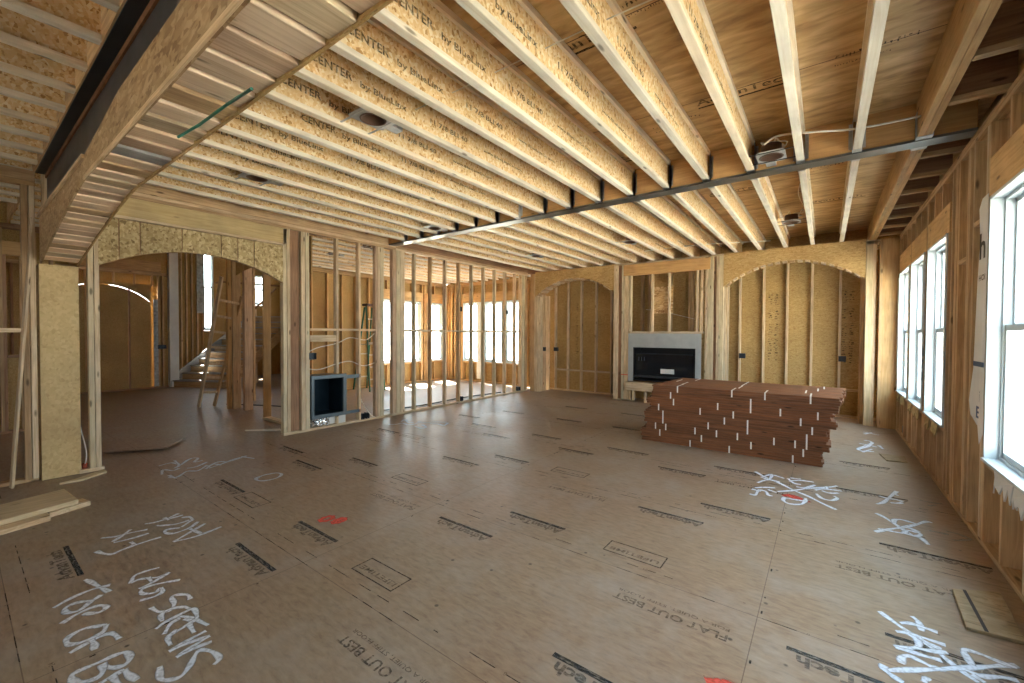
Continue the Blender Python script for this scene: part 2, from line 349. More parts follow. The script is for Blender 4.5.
for x,y in ((-2.0,1.585),(-.825,2.78),(-3.9,1.6),(-3.2,2.8),(-2.0,4.0),(-4.6,4.0)):
    ft('LIFETIME',x-.03,y,.34,.055)
    for b in ((x-.40,x,y-.075,y-.068),(x-.40,x,y+.075,y+.082),(x-.007,x,y-.07,y+.08),(x-.40,x-.393,y-.07,y+.08)): a.box(*b,.0004,.0014)
# dashed nailing guides along the sheet edges
for k in range(-2,7):
    for dy in (.0,.085):
        y=1.36+1.19*k+dy
        x=-6.0
        while x<.85:
            L=R.uniform(.03,.16)
            if R.random()<.42: a.box(x,x+L,y-.002,y+.002,.0003,.0013)
            if R.random()<.12: a.text(R.choice(['o','8','16','24','x']),(x,y+.01,.0012),(-1,0,0),(0,-1,0),.03)
            x+=L+R.uniform(.02,.07)
for X in (-.27,-2.71,-5.15):
    y=-.6
    while y<8.6:
        if R.random()<.3: a.box(X+.01,X+.018,y,y+R.uniform(.01,.03),.0003,.0013)
        y+=R.uniform(.05,.14)
fp=a.make('printed_lettering',[FINK],floor)
SPRAY=[
('white sprayed words reading TOP OF BE', 0.034, [[(-3.565, 0.47),(-3.518, 0.483),(-3.397, 0.507),(-3.285, 0.531)], [(-3.331, 0.317),(-3.378, 0.394),(-3.394, 0.476),(-3.371, 0.549)], [(-3.284, 0.497),(-3.257, 0.457),(-3.295, 0.398),(-3.277, 0.355),(-3.216, 0.355),(-3.194, 0.399),(-3.257, 0.457)], [(-3.118, 0.324),(-3.158, 0.381),(-3.17, 0.451),(-3.145, 0.483),(-3.105, 0.489),(-3.087, 0.453),(-3.138, 0.405)], [(-2.926, 0.461),(-2.87, 0.439),(-2.851, 0.391),(-2.863, 0.338),(-2.899, 0.318),(-2.952, 0.33),(-2.975, 0.383),(-2.941, 0.437),(-2.926, 0.461)], [(-2.799, 0.315),(-2.823, 0.375),(-2.834, 0.427),(-2.817, 0.463),(-2.739, 0.476)], [(-2.839, 0.393),(-2.788, 0.395),(-2.736, 0.39)], [(-2.62, 0.33),(-2.615, 0.387),(-2.614, 0.441),(-2.596, 0.475),(-2.533, 0.476),(-2.503, 0.446),(-2.535, 0.409),(-2.591, 0.392)], [(-2.591, 0.392),(-2.533, 0.386),(-2.504, 0.359),(-2.527, 0.318),(-2.571, 0.296),(-2.612, 0.301),(-2.62, 0.33)], [(-2.453, 0.362),(-2.462, 0.403),(-2.47, 0.445)], [(-2.47, 0.445),(-2.418, 0.448),(-2.35, 0.464)], [(-2.462, 0.403),(-2.374, 0.41)]]),
('white sprayed words reading LAG SCREWS', 0.03, [[(-3.375, 0.779),(-3.391, 0.709),(-3.375, 0.657),(-3.297, 0.627)], [(-3.297, 0.627),(-3.305, 0.673),(-3.249, 0.74),(-3.253, 0.801)], [(-3.294, 0.706),(-3.215, 0.706)], [(-3.188, 0.64),(-3.203, 0.703),(-3.253, 0.801)], [(-3.105, 0.814),(-3.149, 0.744),(-3.173, 0.679),(-3.149, 0.641),(-3.098, 0.647),(-3.069, 0.69),(-3.1, 0.723)], [(-3.1, 0.723),(-3.039, 0.713),(-3.023, 0.671),(-3.043, 0.615)], [(-2.833, 0.788),(-2.893, 0.792),(-2.943, 0.753),(-2.933, 0.729),(-2.859, 0.723),(-2.807, 0.693),(-2.836, 0.652),(-2.917, 0.635)], [(-2.732, 0.64),(-2.8, 0.652),(-2.817, 0.696),(-2.78, 0.744),(-2.737, 0.757)], [(-2.684, 0.602),(-2.714, 0.662),(-2.695, 0.713),(-2.614, 0.747)], [(-2.714, 0.662),(-2.724, 0.728),(-2.721, 0.769),(-2.65, 0.765),(-2.606, 0.744),(-2.661, 0.711)], [(-2.605, 0.617),(-2.671, 0.659),(-2.685, 0.702)], [(-2.614, 0.747),(-2.506, 0.771)], [(-2.486, 0.613),(-2.564, 0.623),(-2.583, 0.675),(-2.606, 0.744)], [(-2.587, 0.715),(-2.498, 0.709)], [(-2.58, 0.644),(-2.598, 0.663)], [(-2.466, 0.75),(-2.46, 0.679),(-2.443, 0.596)], [(-2.443, 0.596),(-2.437, 0.665),(-2.411, 0.748)], [(-2.411, 0.748),(-2.394, 0.675),(-2.372, 0.605)], [(-2.372, 0.605),(-2.372, 0.676),(-2.358, 0.74)], [(-2.184, 0.692),(-2.208, 0.722),(-2.282, 0.716),(-2.335, 0.687),(-2.317, 0.66),(-2.259, 0.622),(-2.223, 0.579),(-2.247, 0.54),(-2.284, 0.526),(-2.364, 0.543)]]),
('white sprayed word reading ARCH', 0.036, [[(-3.713, 0.939),(-3.789, 1.053),(-3.873, 1.177)], [(-3.713, 0.939),(-3.68, 1.06),(-3.71, 1.234)], [(-3.86, 1.077),(-3.786, 1.086),(-3.705, 1.101)], [(-3.955, 1.155),(-3.88, 1.078),(-3.866, 0.978),(-3.932, 0.944),(-3.98, 0.97),(-3.937, 1.035)], [(-4.029, 1.141),(-3.943, 1.046)], [(-4.029, 1.141),(-4.111, 1.143),(-4.143, 1.1)], [(-4.128, 0.939),(-4.09, 0.968),(-4.037, 1.042),(-4.042, 1.124)], [(-4.199, 1.004),(-4.195, 1.043),(-4.193, 1.124)], [(-4.234, 0.891),(-4.206, 0.947),(-4.215, 1.027),(-4.258, 1.112)], [(-4.252, 1.017),(-4.17, 1.026)]]),
('white sprayed letters beside the word ARCH', 0.036, [[(-4.194, 0.638),(-4.141, 0.709),(-4.13, 0.793),(-4.1, 0.878)], [(-4.2, 0.802),(-4.121, 0.739),(-4.056, 0.677)], [(-4.031, 0.677),(-4.011, 0.77),(-4.016, 0.867)], [(-3.949, 0.753),(-3.888, 0.758),(-3.867, 0.733)], [(-3.965, 0.579),(-3.885, 0.602),(-3.831, 0.635),(-3.848, 0.681),(-3.864, 0.749),(-3.871, 0.835),(-3.87, 0.906)]]),
('white sprayed scribble before the arched opening', 0.04, [[(-5.955, 1.379),(-5.986, 1.499),(-5.846, 1.534)], [(-6.067, 1.549),(-5.811, 1.525),(-5.718, 1.459)], [(-5.57, 1.315),(-5.746, 1.37),(-5.634, 1.424),(-5.678, 1.49)], [(-5.399, 1.325),(-5.352, 1.391),(-5.484, 1.507),(-5.422, 1.587),(-5.563, 1.716)], [(-5.482, 1.352),(-5.308, 1.366)], [(-5.798, 1.536),(-5.997, 1.679),(-5.962, 1.746),(-5.81, 1.671),(-5.81, 1.747)], [(-5.61, 1.542),(-5.594, 1.623),(-5.697, 1.758)], [(-5.498, 1.696),(-5.598, 1.834),(-5.519, 1.933),(-5.615, 2.134)], [(-5.421, 1.687),(-5.49, 1.845),(-5.598, 2.027)], [(-5.624, 2.087),(-5.417, 2.143)], [(-5.538, 1.956),(-5.603, 2.062)], [(-5.417, 1.657),(-5.541, 1.77),(-5.439, 1.812)]]),
('white sprayed oval ring', 0.04, [[(-4.653, 1.869),(-4.704, 1.95),(-4.678, 2.063),(-4.591, 2.08),(-4.513, 2.006),(-4.515, 1.9),(-4.583, 1.848),(-4.675, 1.87),(-4.704, 1.95)]]),
('bold white crossed-out scribble nearest the camera', 0.034, [[(0.254, 3.002),(0.3, 2.945),(0.355, 2.882),(0.43, 2.803),(0.494, 2.706),(0.55, 2.642)], [(0.39, 3.055),(0.41, 3.012),(0.411, 2.932)], [(0.332, 2.945),(0.377, 2.973),(0.425, 2.972),(0.474, 2.965)], [(0.306, 2.848),(0.353, 2.866),(0.411, 2.869),(0.486, 2.865)], [(0.352, 2.859),(0.383, 2.827),(0.369, 2.757),(0.289, 2.699)], [(0.392, 2.854),(0.428, 2.828),(0.465, 2.817)], [(0.369, 2.757),(0.414, 2.766),(0.482, 2.804)], [(0.289, 2.699),(0.351, 2.706),(0.406, 2.71),(0.449, 2.717)], [(0.298, 2.581),(0.306, 2.634),(0.335, 2.663),(0.382, 2.65),(0.412, 2.638),(0.449, 2.649)], [(0.233, 2.521),(0.233, 2.486),(0.317, 2.549),(0.433, 2.643),(0.551, 2.743),(0.647, 2.827),(0.718, 2.884)], [(0.233, 2.486),(0.255, 2.464),(0.289, 2.442)], [(0.554, 2.761),(0.546, 2.853),(0.556, 2.879),(0.603, 2.884),(0.66, 2.867),(0.712, 2.862)], [(0.524, 2.706),(0.571, 2.698),(0.637, 2.742),(0.692, 2.757)], [(0.539, 2.685),(0.572, 2.656)], [(0.361, 2.497),(0.371, 2.53),(0.385, 2.525)]]),
('white crossed-out scribble near the window wall', 0.04, [[(0.359, 4.652),(0.413, 4.577),(0.476, 4.44),(0.534, 4.313),(0.585, 4.278),(0.611, 4.176)], [(0.323, 4.204),(0.406, 4.319),(0.505, 4.434),(0.602, 4.577),(0.667, 4.683),(0.704, 4.683)], [(0.344, 4.285),(0.389, 4.293),(0.461, 4.296),(0.534, 4.313)], [(0.458, 4.481),(0.467, 4.574),(0.516, 4.612),(0.567, 4.593),(0.609, 4.577)], [(0.499, 4.312),(0.52, 4.38),(0.564, 4.387),(0.595, 4.36),(0.559, 4.296),(0.519, 4.302),(0.499, 4.312)], [(0.498, 4.443),(0.549, 4.441),(0.593, 4.397)]]),
('small white scribble farther along the window wall', 0.04, [[(0.382, 4.909),(0.43, 4.981),(0.49, 5.173),(0.568, 5.429)], [(0.419, 5.176),(0.469, 5.139),(0.531, 5.149),(0.579, 5.124)], [(0.485, 5.023),(0.538, 5.045),(0.568, 5.093)], [(0.54, 5.327),(0.562, 5.286)]]),
('faint pale scribble at the foot of the window wall', 0.035, [[(0.657, 4.484),(0.709, 4.485),(0.763, 4.483)], [(0.761, 4.55),(0.826, 4.536),(0.881, 4.48)], [(0.766, 4.38),(0.817, 4.412),(0.881, 4.48)], [(0.705, 5.264),(0.777, 5.246),(0.853, 5.269)], [(0.745, 5.135),(0.802, 5.195)]]),
('white crossed-out scribble before the board pile', 0.04, [[(-0.598, 5.259),(-0.484, 5.111),(-0.351, 4.996),(-0.225, 4.852),(-0.112, 4.756),(-0.006, 4.633),(0.092, 4.536)], [(-0.349, 4.72),(-0.234, 4.838),(-0.128, 4.985),(0.028, 5.144),(0.112, 5.26)], [(-0.523, 5.08),(-0.445, 5.257),(-0.449, 5.071),(-0.502, 5.075)], [(-0.423, 5.25),(-0.324, 5.189)], [(-0.533, 4.877),(-0.457, 5.043),(-0.354, 5.035)], [(-0.532, 4.695),(-0.47, 4.762),(-0.376, 4.814)], [(-0.555, 4.488),(-0.507, 4.488),(-0.496, 4.645),(-0.439, 4.651),(-0.411, 4.562),(-0.373, 4.555)], [(-0.426, 4.718),(-0.355, 4.678)], [(-0.555, 4.638),(-0.475, 4.623)], [(-0.294, 5.211),(-0.237, 5.083),(-0.179, 5.086)], [(-0.279, 5.114),(-0.204, 5.215),(-0.077, 5.24)], [(-0.213, 4.979),(-0.137, 4.997),(-0.066, 5.152)], [(-0.276, 5.248),(-0.186, 5.272)], [(-0.284, 4.589),(-0.286, 4.485),(-0.23, 4.436),(-0.155, 4.487),(-0.129, 4.588),(-0.127, 4.674)], [(-0.283, 4.572),(-0.211, 4.576),(-0.142, 4.588)], [(-0.063, 4.977),(0.01, 5.071),(0.145, 5.106)], [(-0.052, 4.873),(-0.007, 4.766),(0.062, 4.757),(0.105, 4.852),(0.08, 4.903)], [(-0.008, 5.0),(0.046, 4.966),(0.117, 5.021)], [(0.028, 5.164),(0.033, 5.089)]]),
('white sprayed scribble beside the open stud wall', 0.05, [[(-5.725, 4.289),(-5.635, 4.36),(-5.627, 4.48),(-5.494, 4.47)], [(-5.737, 4.551),(-5.814, 4.696),(-5.594, 4.584),(-5.498, 4.62)], [(-5.481, 4.443),(-5.404, 4.54),(-5.45, 4.696),(-5.347, 4.777)], [(-5.303, 4.471),(-5.094, 4.421),(-5.089, 4.53),(-5.27, 4.607)], [(-5.324, 4.756),(-5.267, 4.879),(-5.088, 4.995)], [(-5.237, 4.746),(-5.113, 4.805),(-4.947, 4.786),(-5.047, 4.972)], [(-5.519, 4.722),(-5.467, 4.762)]]),
('white sprayed scribble in the window light beyond the pile', 0.05, [[(0.483, 8.434),(0.551, 8.406),(0.626, 8.346),(0.658, 8.333)], [(0.458, 7.777),(0.512, 7.784),(0.533, 7.633),(0.435, 7.366),(0.363, 7.129),(0.418, 7.055),(0.517, 7.104)], [(0.392, 7.524),(0.492, 7.473),(0.568, 7.407)], [(0.352, 7.121),(0.452, 7.318),(0.518, 7.556)], [(0.486, 8.277),(0.589, 8.476)], [(0.598, 7.542),(0.625, 7.332)], [(0.394, 6.981),(0.507, 7.24)]])]
def ribbon(name,strokes,w,mat,parent,z=.002):
    w*=1.0
    vs=[];fs=[];uv=[]
    for s in strokes:
        P=smoothpath([(x,y,z) for x,y in s],5)
        n0=len(vs)
        for i,p in enumerate(P):
            d=(P[min(i+1,len(P)-1)]-P[max(i-1,0)]); d.normalize(); nrm=mathutils.Vector((-d.y,d.x,0))
            ww=w*.5*(1+.25*math.sin(i*.7+len(s)))
            for k,vv in ((-1,0),(0,1),(1,0)): vs.append(tuple(p+nrm*ww*k)); uv.append((i/10,vv))
        z+=.00012
        for i in range(len(P)-1):
            for k in (0,1):
                a_=n0+i*3+k; fs.append((a_,a_+1,a_+4,a_+3))
    return mesh(name,vs,fs,mat,parent,uv=uv)
for lab,w,st in SPRAY:
    o=ribbon('spray_paint_marking',st,w,PAINTF if 'faint' in lab else PAINTW,floor); o['label']=lab
def circ(cx,cy,rx,ry,n=14,ph=0): return [(cx+rx*math.cos(ph+6.6*i/n),cy+ry*math.sin(ph+6.6*i/n)) for i in range(n+1)]
o=ribbon('spray_paint_marking',[circ(-3.2,1.80,.035,.05),circ(-3.09,1.84,.03,.05),[(-3.11,1.86),(-3.08,1.8)]],.05,PAINTR,floor,.0018); o['label']='two small red sprayed dots'
o=ribbon('spray_paint_marking',[[(-.30,4.63),(-.24,4.67),(-.15,4.63),(-.12,4.58)],[(-.28,4.68),(-.17,4.60)]],.08,PAINTR,floor,.0015); o['label']='red sprayed dash among the white scribble'
o=ribbon('spray_paint_marking',[[(-.39,1.93),(-.33,1.96),(-.24,1.94)],[(-.36,1.9),(-.25,1.9)]],.09,PAINTR,floor); o['label']='red sprayed smear by the camera'
# ------------------------------------------------------------------ joists
def joist_text(y0,length):
    T=[]
    return T
def make_ijoist(x,y0,y1,texts,side=1):
    L=y1-y0; r=empty('i_joist',(x,y0,ZC))
    fl=boxes('bottom_flange',[(x-.0295,x+.0295,y0,y1,ZC,ZC+.038)],wood('flange','y'),r,.003)
    boxes('top_flange',[(x-.0295,x+.0295,y0,y1,ZD-.038,ZD)],wood('flange','y'),r)
    a=Acc(); a.box(x-.005,x+.005,y0,y1,ZC+.038,ZD-.038)
    for s,y,w,h,dz in texts:
        if y+w<y1: a.text(s,(x+.0062,y,ZC+.13+dz),(0,1,0),(0,0,1),h,w,mi=1,off=.025)
    a.make('web',[OSBW,JINK],r)
    return r
ORD=['first','second','third','fourth','fifth','sixth','seventh','eighth','ninth','tenth','eleventh','twelfth','thirteenth','fourteenth','fifteenth','sixteenth','seventeenth','eighteenth']
TX=[('CENTER',1.36,.30,.075,0),('by BlueLinx',1.72,.40,.06,-.01),('11 7/8 BLI 40',2.36,.44,.055,0),('www.BlueLinxCo.com',3.02,.62,.034,0)]
X0=.19
front=[]; p=None
for i in range(16):
    x=X0-.4*i
    if p is None: r=p=make_ijoist(x,.83,4.715,TX)
    elif i==9: r=make_ijoist(x,.83,4.715,[(t,y+.35,w,h,d) for t,y,w,h,d in TX])
    else: r=copyobj(p,None,(x,.83,ZC))
    tag(r,'%s printed I-joist from the window wall, between arched beam and steel strap'%ORD[i],'ceiling joist','ceiling joists between the arched beam and the steel strap')
    front.append(r)
    hx=x
    boxes('joist_hanger',[(x-.033,x-.030,4.66,4.713,ZC-.001,ZC+.27),(x+.030,x+.033,4.66,4.713,ZC-.001,ZC+.27),(x-.033,x+.033,4.63,4.713,ZC-.003,ZC-.001),(x+.0335,x+.058,4.709,4.712,ZC+.03,ZC+.25),(x-.058,x-.0335,4.709,4.712,ZC+.03,ZC+.25)],STEEL,r)
TB=[('www.BlueLinxCo.com',8.0,.6,.034,0)]
p=None
for i in range(16):
    x=X0-.4*i+.0
    if p is None: r=p=make_ijoist(x,4.86,9.74,TB)
    else: r=copyobj(p,None,(x,4.86,ZC))
    tag(r,'%s I-joist from the window wall, between steel strap and fireplace wall'%ORD[i],'ceiling joist','ceiling joists between the steel strap and the fireplace wall')
    boxes('joist_hanger',[(x-.033,x-.030,4.86,4.91,ZC-.003,ZC+.27),(x+.030,x+.033,4.86,4.91,ZC-.003,ZC+.27),(x-.033,x+.033,4.86,4.93,ZC-.003,ZC-.001)],STEEL,r)
# foreground joists on the camera's side of the black beam
p=None
for i in range(15):
    x=-2.41-.4*i
    TF=[]
    if p is None: r=p=make_ijoist(x,-4.1,.515,TF)
    else: r=copyobj(p,None,(x,-4.1,ZC))
    tag(r,'%s shaded I-joist ending at the black beam, counted towards the doorway wall'%ORD[i],'ceiling joist','shaded ceiling joists on the near side of the black beam')
p=None
for i in range(9):
    x=-2.01+.4*i
    if x>.8: break
    if p is None: r=p=make_ijoist(x,-4.1,.515,[])
    else: r=copyobj(p,None,(x,-4.1,ZC))
    tag(r,'%s I-joist ending at the black beam, counted towards the window wall'%ORD[i],'ceiling joist','shaded ceiling joists over the camera')
# joists over the rooms beyond the stud wall
p=None
for i in range(9):
    x=-6.61-.4*i
    if p is None: r=p=make_ijoist(x,3.5,9.74,[])
    else: r=copyobj(p,None,(x,3.5,ZC))
    tag(r,'%s I-joist over the room beyond the stud wall, counted from that wall'%ORD[i],'ceiling joist','ceiling joists over the room beyond the stud wall')
p=None
for i in range(19):
    x=-6.75-.4*i
    if x<-9.6: break
    if p is None: r=p=make_ijoist(x,.55,3.3,[])
    else: r=copyobj(p,None,(x,.55,ZC))
    tag(r,'%s I-joist over the stair hall, counted from the pale arched header'%(ORD+['nineteenth','twentieth'])[i],'ceiling joist','ceiling joists over the stair hall')
# doubled timber joist next to the window wall, both sides of the steel strap
for y0,y1,lab in ((.83,4.715,'doubled solid timber joist nearest the window wall, in front of the steel strap'),(4.86,9.74,'doubled solid timber joist nearest the window wall, behind the steel strap')):
    r=empty('timber_joist',(.6,y0,ZC)); tag(r,lab,'ceiling joist')
    lum('ply',(.560,.602,y0,y1,ZC,ZD-.002),'lvl',r); lum('ply',(.604,.648,y0,y1,ZC+.003,ZD-.002),'lvl',r)
    ye=4.63 if y0<2 else 4.86
    boxes('joist_hanger',[(.555,.653,ye,ye+.085,ZC-.004,ZC-.001),(.554,.557,ye,ye+.085,ZC-.003,ZC+.2),(.651,.654,ye,ye+.085,ZC-.003,ZC+.2)],STEEL,r)
# short lookout blocks from the doubled joist to the window wall
bl=[1.75,2.33,2.92,3.53,4.12]+[5.22,5.85,6.45,7.1,7.68,8.3,8.9]
for i,y in enumerate(bl):
    r=empty('lookout_block',(.8,y,ZC)); lum('bottom_flange',(.652,.96,y-.03,y+.03,ZC+.004,ZC+.042),'mid',r,.003,'x'); boxes('web',[(.652,.96,y-.006,y+.006,ZC+.042,ZD-.038)],wood('brown','x'),r); boxes('top_flange',[(.652,.96,y-.03,y+.03,ZD-.038,ZD-.002)],wood('brown','x'),r)  # full-depth brown web and top flange added to darken the shadowed bays
    tag(r,'short block between doubled joist and window wall plate, %s from the arched beam'%ORD[i],'joist block','short blocks along the top of the window wall')
# flush LVL beam with steel strap
r=empty('flush_beam',(-2.7,4.72,ZC)); tag(r,'laminated timber beam between the joists, edged below with a long grey steel strap','beam')
lum('timber_core',(-6.3,.905,4.722,4.852,ZC+.012,ZD-.002),'lvl',r,.002)
boxes('steel_strap',[(-6.3,.905,4.705,4.865,ZC-.012,ZC+.010)],BEAMS,r,.002)
# ------------------------------------------------------------------ arched box beam + black steel beam
def zprof(x):
    if x>-3.95: return 2.515+.018*max(0,min(1,(-x-1.0)/3))
    t=min(1,(-3.95-x)/2.35); return 2.535-.345*(t**1.25)
r=empty('arched_box_beam',(-3,.68,2.5)); tag(r,'boxed arched timber beam with a soffit of short crosswise boards, landing on the plywood-clad post','beam')
us=[XR,-1,-2,-3,-3.95]+[-3.95-2.35*i/14 for i in range(1,15)]
strip_panel('side_panel',us,lambda u:zprof(u)-.012,lambda u:2.77 if u>-3.9 else 2.665,'y',.545,.558,OSBB,r)
strip_panel('side_panel',us,lambda u:zprof(u)-.012,lambda u:3.06,'y',.802,.815,OSBS,r)
lum('edge_board',(-3.93,XR,.534,.545,2.500,2.524),'pale',r,.002)
lum('edge_board',(-6.3,-3.93,.528,.545,2.640,2.668),'pale',r,.002)
x=.86; i=0
while x>-6.2:
    w=.172 if x>-3.9 else .125
    xa=x-w; za,zb=zprof(xa),zprof(x); zz=R.uniform(-.002,.004); tl=.010; tl=tl if x>-3.9 else .004
    tn=['peach','peach','mid','peach','pale','peach','rose'][i%7]
    if i==21: tn='blue'
    zb-=tl; vs=[(xa,.558,za+zz),(x,.558,zb+zz),(x,.802,zb+zz),(xa,.802,za+zz),(xa,.558,za+zz+.038),(x,.558,zb+zz+.038),(x,.802,zb+zz+.038),(xa,.802,za+zz+.038)]
    mesh('soffit_board',vs,BF,wood(tn,'y'),r,.003)
    x-=w+.018; i+=1
lum('filler',(-6.25,XR,.60,.76,2.60,2.68),'brown',r)
a=Acc()
for b in ((-6.3,.905,.60,.612,2.70,3.072),(-6.3,.905,.526,.69,3.072,3.084),(-6.3,.905,.60,.69,2.69,2.70)): a.box(*b)
r=empty('steel_beam',(-2.7,.62,3.0)); tag(r,'black and rusty steel beam running along the top of the arched box beam','steel beam')
boxes('web',[(-6.3,.905,.600,.612,2.70,3.07)],GREYSTEEL,r); boxes('flange',[(-6.3,.905,.524,.69,3.072,3.085)],BLKSTEEL,r); boxes('flange',[(-6.3,.905,.612,.69,2.69,2.70)],BLKSTEEL,r)
boxes('rust_streak',[(-6.3,.905,.588,.5995,3.035,3.072)],RUST,r)
r=lum('rim_board',(-9.6,.905,.515,.530,ZC,ZD),'mid',None,.0,'x'); tag(r,'thin pale rim board closing the ends of the shaded joists at the black beam','rim board')
# green strap
r=tube('plastic_strap',[(-1.88,.745,2.488),(-2.1,.735,2.492),(-2.4,.722,2.486),(-2.66,.709,2.494)],.007,GREENS); tag(r,'thin green strap hanging along the edge of the arched box beam','strap')
# ------------------------------------------------------------------ generic framed wall
def frame_wall(name,ax,c0,c1,u0,u1,studs,ops=(),ztop=ZC,tone='pale',hdr=.28,sheath=None,sm=None,tp=.076,w=.038,sill_tone=None,root=None,plates=True,htone='lvl',cut=.4,blocks=()):
    r=root or struct(name,((c0+c1)/2,u0,0) if ax=='x' else (u0,(c0+c1)/2,0))
    B=lambda ua,ub,za,zb,ca=c0,cb=c1:(ca,cb,ua,ub,za,zb) if ax=='x' else (ua,ub,ca,cb,za,zb)
    if plates:
        lum('bottom_plate',B(u0,u1,.0,.038),tone,r); lum('top_plate',B(u0,u1,ztop-.038,ztop),tone,r); lum('top_plate',B(u0,u1,ztop-tp,ztop-.04),tone,r)
    def piece(u,za,zb,nm='stud',ww=w):
        lum(nm,B(u-ww/2,u+ww/2,za,zb),tone if R.random()<.8 else {'pale':'green','mid':'pale','brown':'mid'}.get(tone,tone),r)
    for u in studs:
        ww=w
        if isinstance(u,tuple): u,ww=u
        for (a_,b_,zs,zh) in ops:
            if a_<u<b_:
                if zs>.1: piece(u,.038,zs-.04,'cripple_stud',ww)
                if zh+hdr<ztop-tp-.03: piece(u,zh+hdr,ztop-tp,'cripple_stud',ww)
                break
        else: piece(u,.038,ztop-tp,'stud',ww)
    done=set()
    for (a_,b_,zs,zh) in ops:
        if zs>.1: lum('sill_plate',B(a_,b_,zs-.04,zs-.002),tone,r)
        lum('header',B(a_-.04,b_+.04,zh,zh+hdr),htone,r)
        for u in (a_-.02,b_+.02): piece(u,.038,zh-.001,'jack_stud')
    for (ua,ub,z) in blocks: lum('blocking',B(ua,ub,z-.019,z+.019),tone,r)
    if sheath:
        s0,s1=sheath; us=sorted(set([u0,u1]+[v for o_ in ops for v in o_[:2]]))
        for ua,ub in zip(us[:-1],us[1:]):
            if ub-ua<.01: continue
            op=next((o_ for o_ in ops if o_[0]<=ua+1e-4 and ub-1e-4<=o_[1]),None)
            if op:
                if op[2]>.1: boxes('sheathing_panel',[B(ua,ub,-.2,op[2],s0,s1)],sm,r)
                boxes('sheathing_panel',[B(ua,ub,op[3],ztop+.35,s0,s1)],sm,r)
            else: boxes('sheathing_panel',[B(ua,ub,-.2,ztop+.35,s0,s1)],sm,r)
    return r
# ------------------------------------------------------------------ window units
WN=[0]
def window(ax,face,out,u0,u1,z0,z1,sash=True,depth=.16):
    "white double-hung window; ax wall axis, face = inner edge of the jamb, out = +-1 outward"
    WN[0]+=1; r=struct('window_%d'%WN[0],(face,u0,z0) if ax=='x' else (u0,face,z0))
    def B(ua,ub,d0,d1,za,zb):
        ca,cb=sorted((face+out*d0,face+out*d1)); return (ca,cb,ua,ub,za,zb) if ax=='x' else (ua,ub,ca,cb,za,zb)
    t=.022
    boxes('jamb',[B(u0,u0+t,0,depth,z0,z1)],WHITE,r,.002); boxes('jamb',[B(u1-t,u1,0,depth,z0,z1)],WHITE,r,.002)
    boxes('head_jamb',[B(u0,u1,0,depth,z1-t,z1)],WHITE,r,.002); boxes('window_sill',[B(u0,u1,-.012,depth,z0,z0+t)],WHITE,r,.002)
    zm=z0+(z1-z0)*.50
    a_,b_=u0+t,u1-t
    def sashf(nm,d,za,zb,gl):
        s=boxes(nm,[B(a_,a_+.045,d,d+.03,za,zb),B(b_-.045,b_,d,d+.03,za,zb),B(a_,b_,d,d+.03,za,za+.05),B(a_,b_,d,d+.03,zb-.04,zb)],WHITE,r,.002)
        boxes('pane',[B(a_+.04,b_-.04,d+.012,d+.016,za+.045,zb-.035)],GLASS,s)
    boxes('window_frame',[B(a_,a_+.02,depth-.085,depth,z0+t,z1-t),B(b_-.02,b_,depth-.085,depth,z0+t,z1-t),B(a_,b_,depth-.085,depth,z1-t-.02,z1-t),B(a_,b_,depth-.085,depth,z0+t,z0+t+.02)],WHITE,r)
    sashf('lower_sash',depth-.075,z0+t+.01,zm+.03,1); sashf('upper_sash',depth-.04,zm-.01,z1-t-.01,1)
    return r
def portal(ax,c,u0,u1,z0,z1,d):
    l=bpy.data.lights.new('window_daylight','AREA'); l.shape='RECTANGLE'; l.size=u1-u0; l.size_y=z1-z0; l.cycles.is_portal=True
    o=bpy.data.objects.new('window_daylight',l); COL.objects.link(o)
    o.location=(c,(u0+u1)/2,(z0+z1)/2) if ax=='x' else ((u0+u1)/2,c,(z0+z1)/2)
    dv=mathutils.Vector((d,0,0) if ax=='x' else (0,d,0)); o.rotation_euler=dv.to_track_quat('-Z','Y').to_euler()
# ------------------------------------------------------------------ right (window) wall
ZS,ZH=.62,2.47
wins=[(7.90,8.88),(6.80,7.74),(5.66,6.60),(3.40,4.36),(2.30,3.26),(1.20,2.16)]
ops=[(b0-.01,b1+.01,ZS,ZH) for b0,b1 in wins]
st=[8.95,8.6,8.2,7.82,7.5,7.1,6.72,6.66,6.3,5.95,5.50,5.37,5.33,5.26,4.97,4.93,4.80,4.47,4.42,4.0,3.6,3.33,2.9,2.5,2.23,1.8,1.4,1.1,.7,.3,.04,-.4,-.8,-1.07,-1.6,-2.17,-2.7,-3.3,-3.8]
wr_=0
wr=frame_wall('wall_right','x',XR,1.05,-4.1,9.0,st,ops,tone='mid',hdr=.28,sheath=(1.052,1.066),sm=OSBS,blocks=((4.46,4.80,2.25),(4.98,5.27,2.05),(5.3,9.0,2.93)[:3]) and ((4.52,4.79,2.36),(4.99,5.25,2.13)))
# extra cripples above the headers so that the row under the plate reads as in the place
for b0,b1 in wins:
    window('x',.900,1,b0,b1,ZS,ZH,depth=.155)
for g0,g1 in ((5.66,8.88),(1.20,4.36)): portal('x',1.09,g0,g1,ZS,ZH,-1)
boxes('sheathing_panel',[(1.052,1.066,9.0,9.9,-.2,3.43)],OSBS,wr); boxes('sheathing_panel',[(XR+.0,1.06,9.06,9.075,-.2,3.43)],OSBS,wr)
boxes('sheathing_panel',[(-6.4,1.06,9.80,9.815,3.0,3.45)],OSBS,wr)
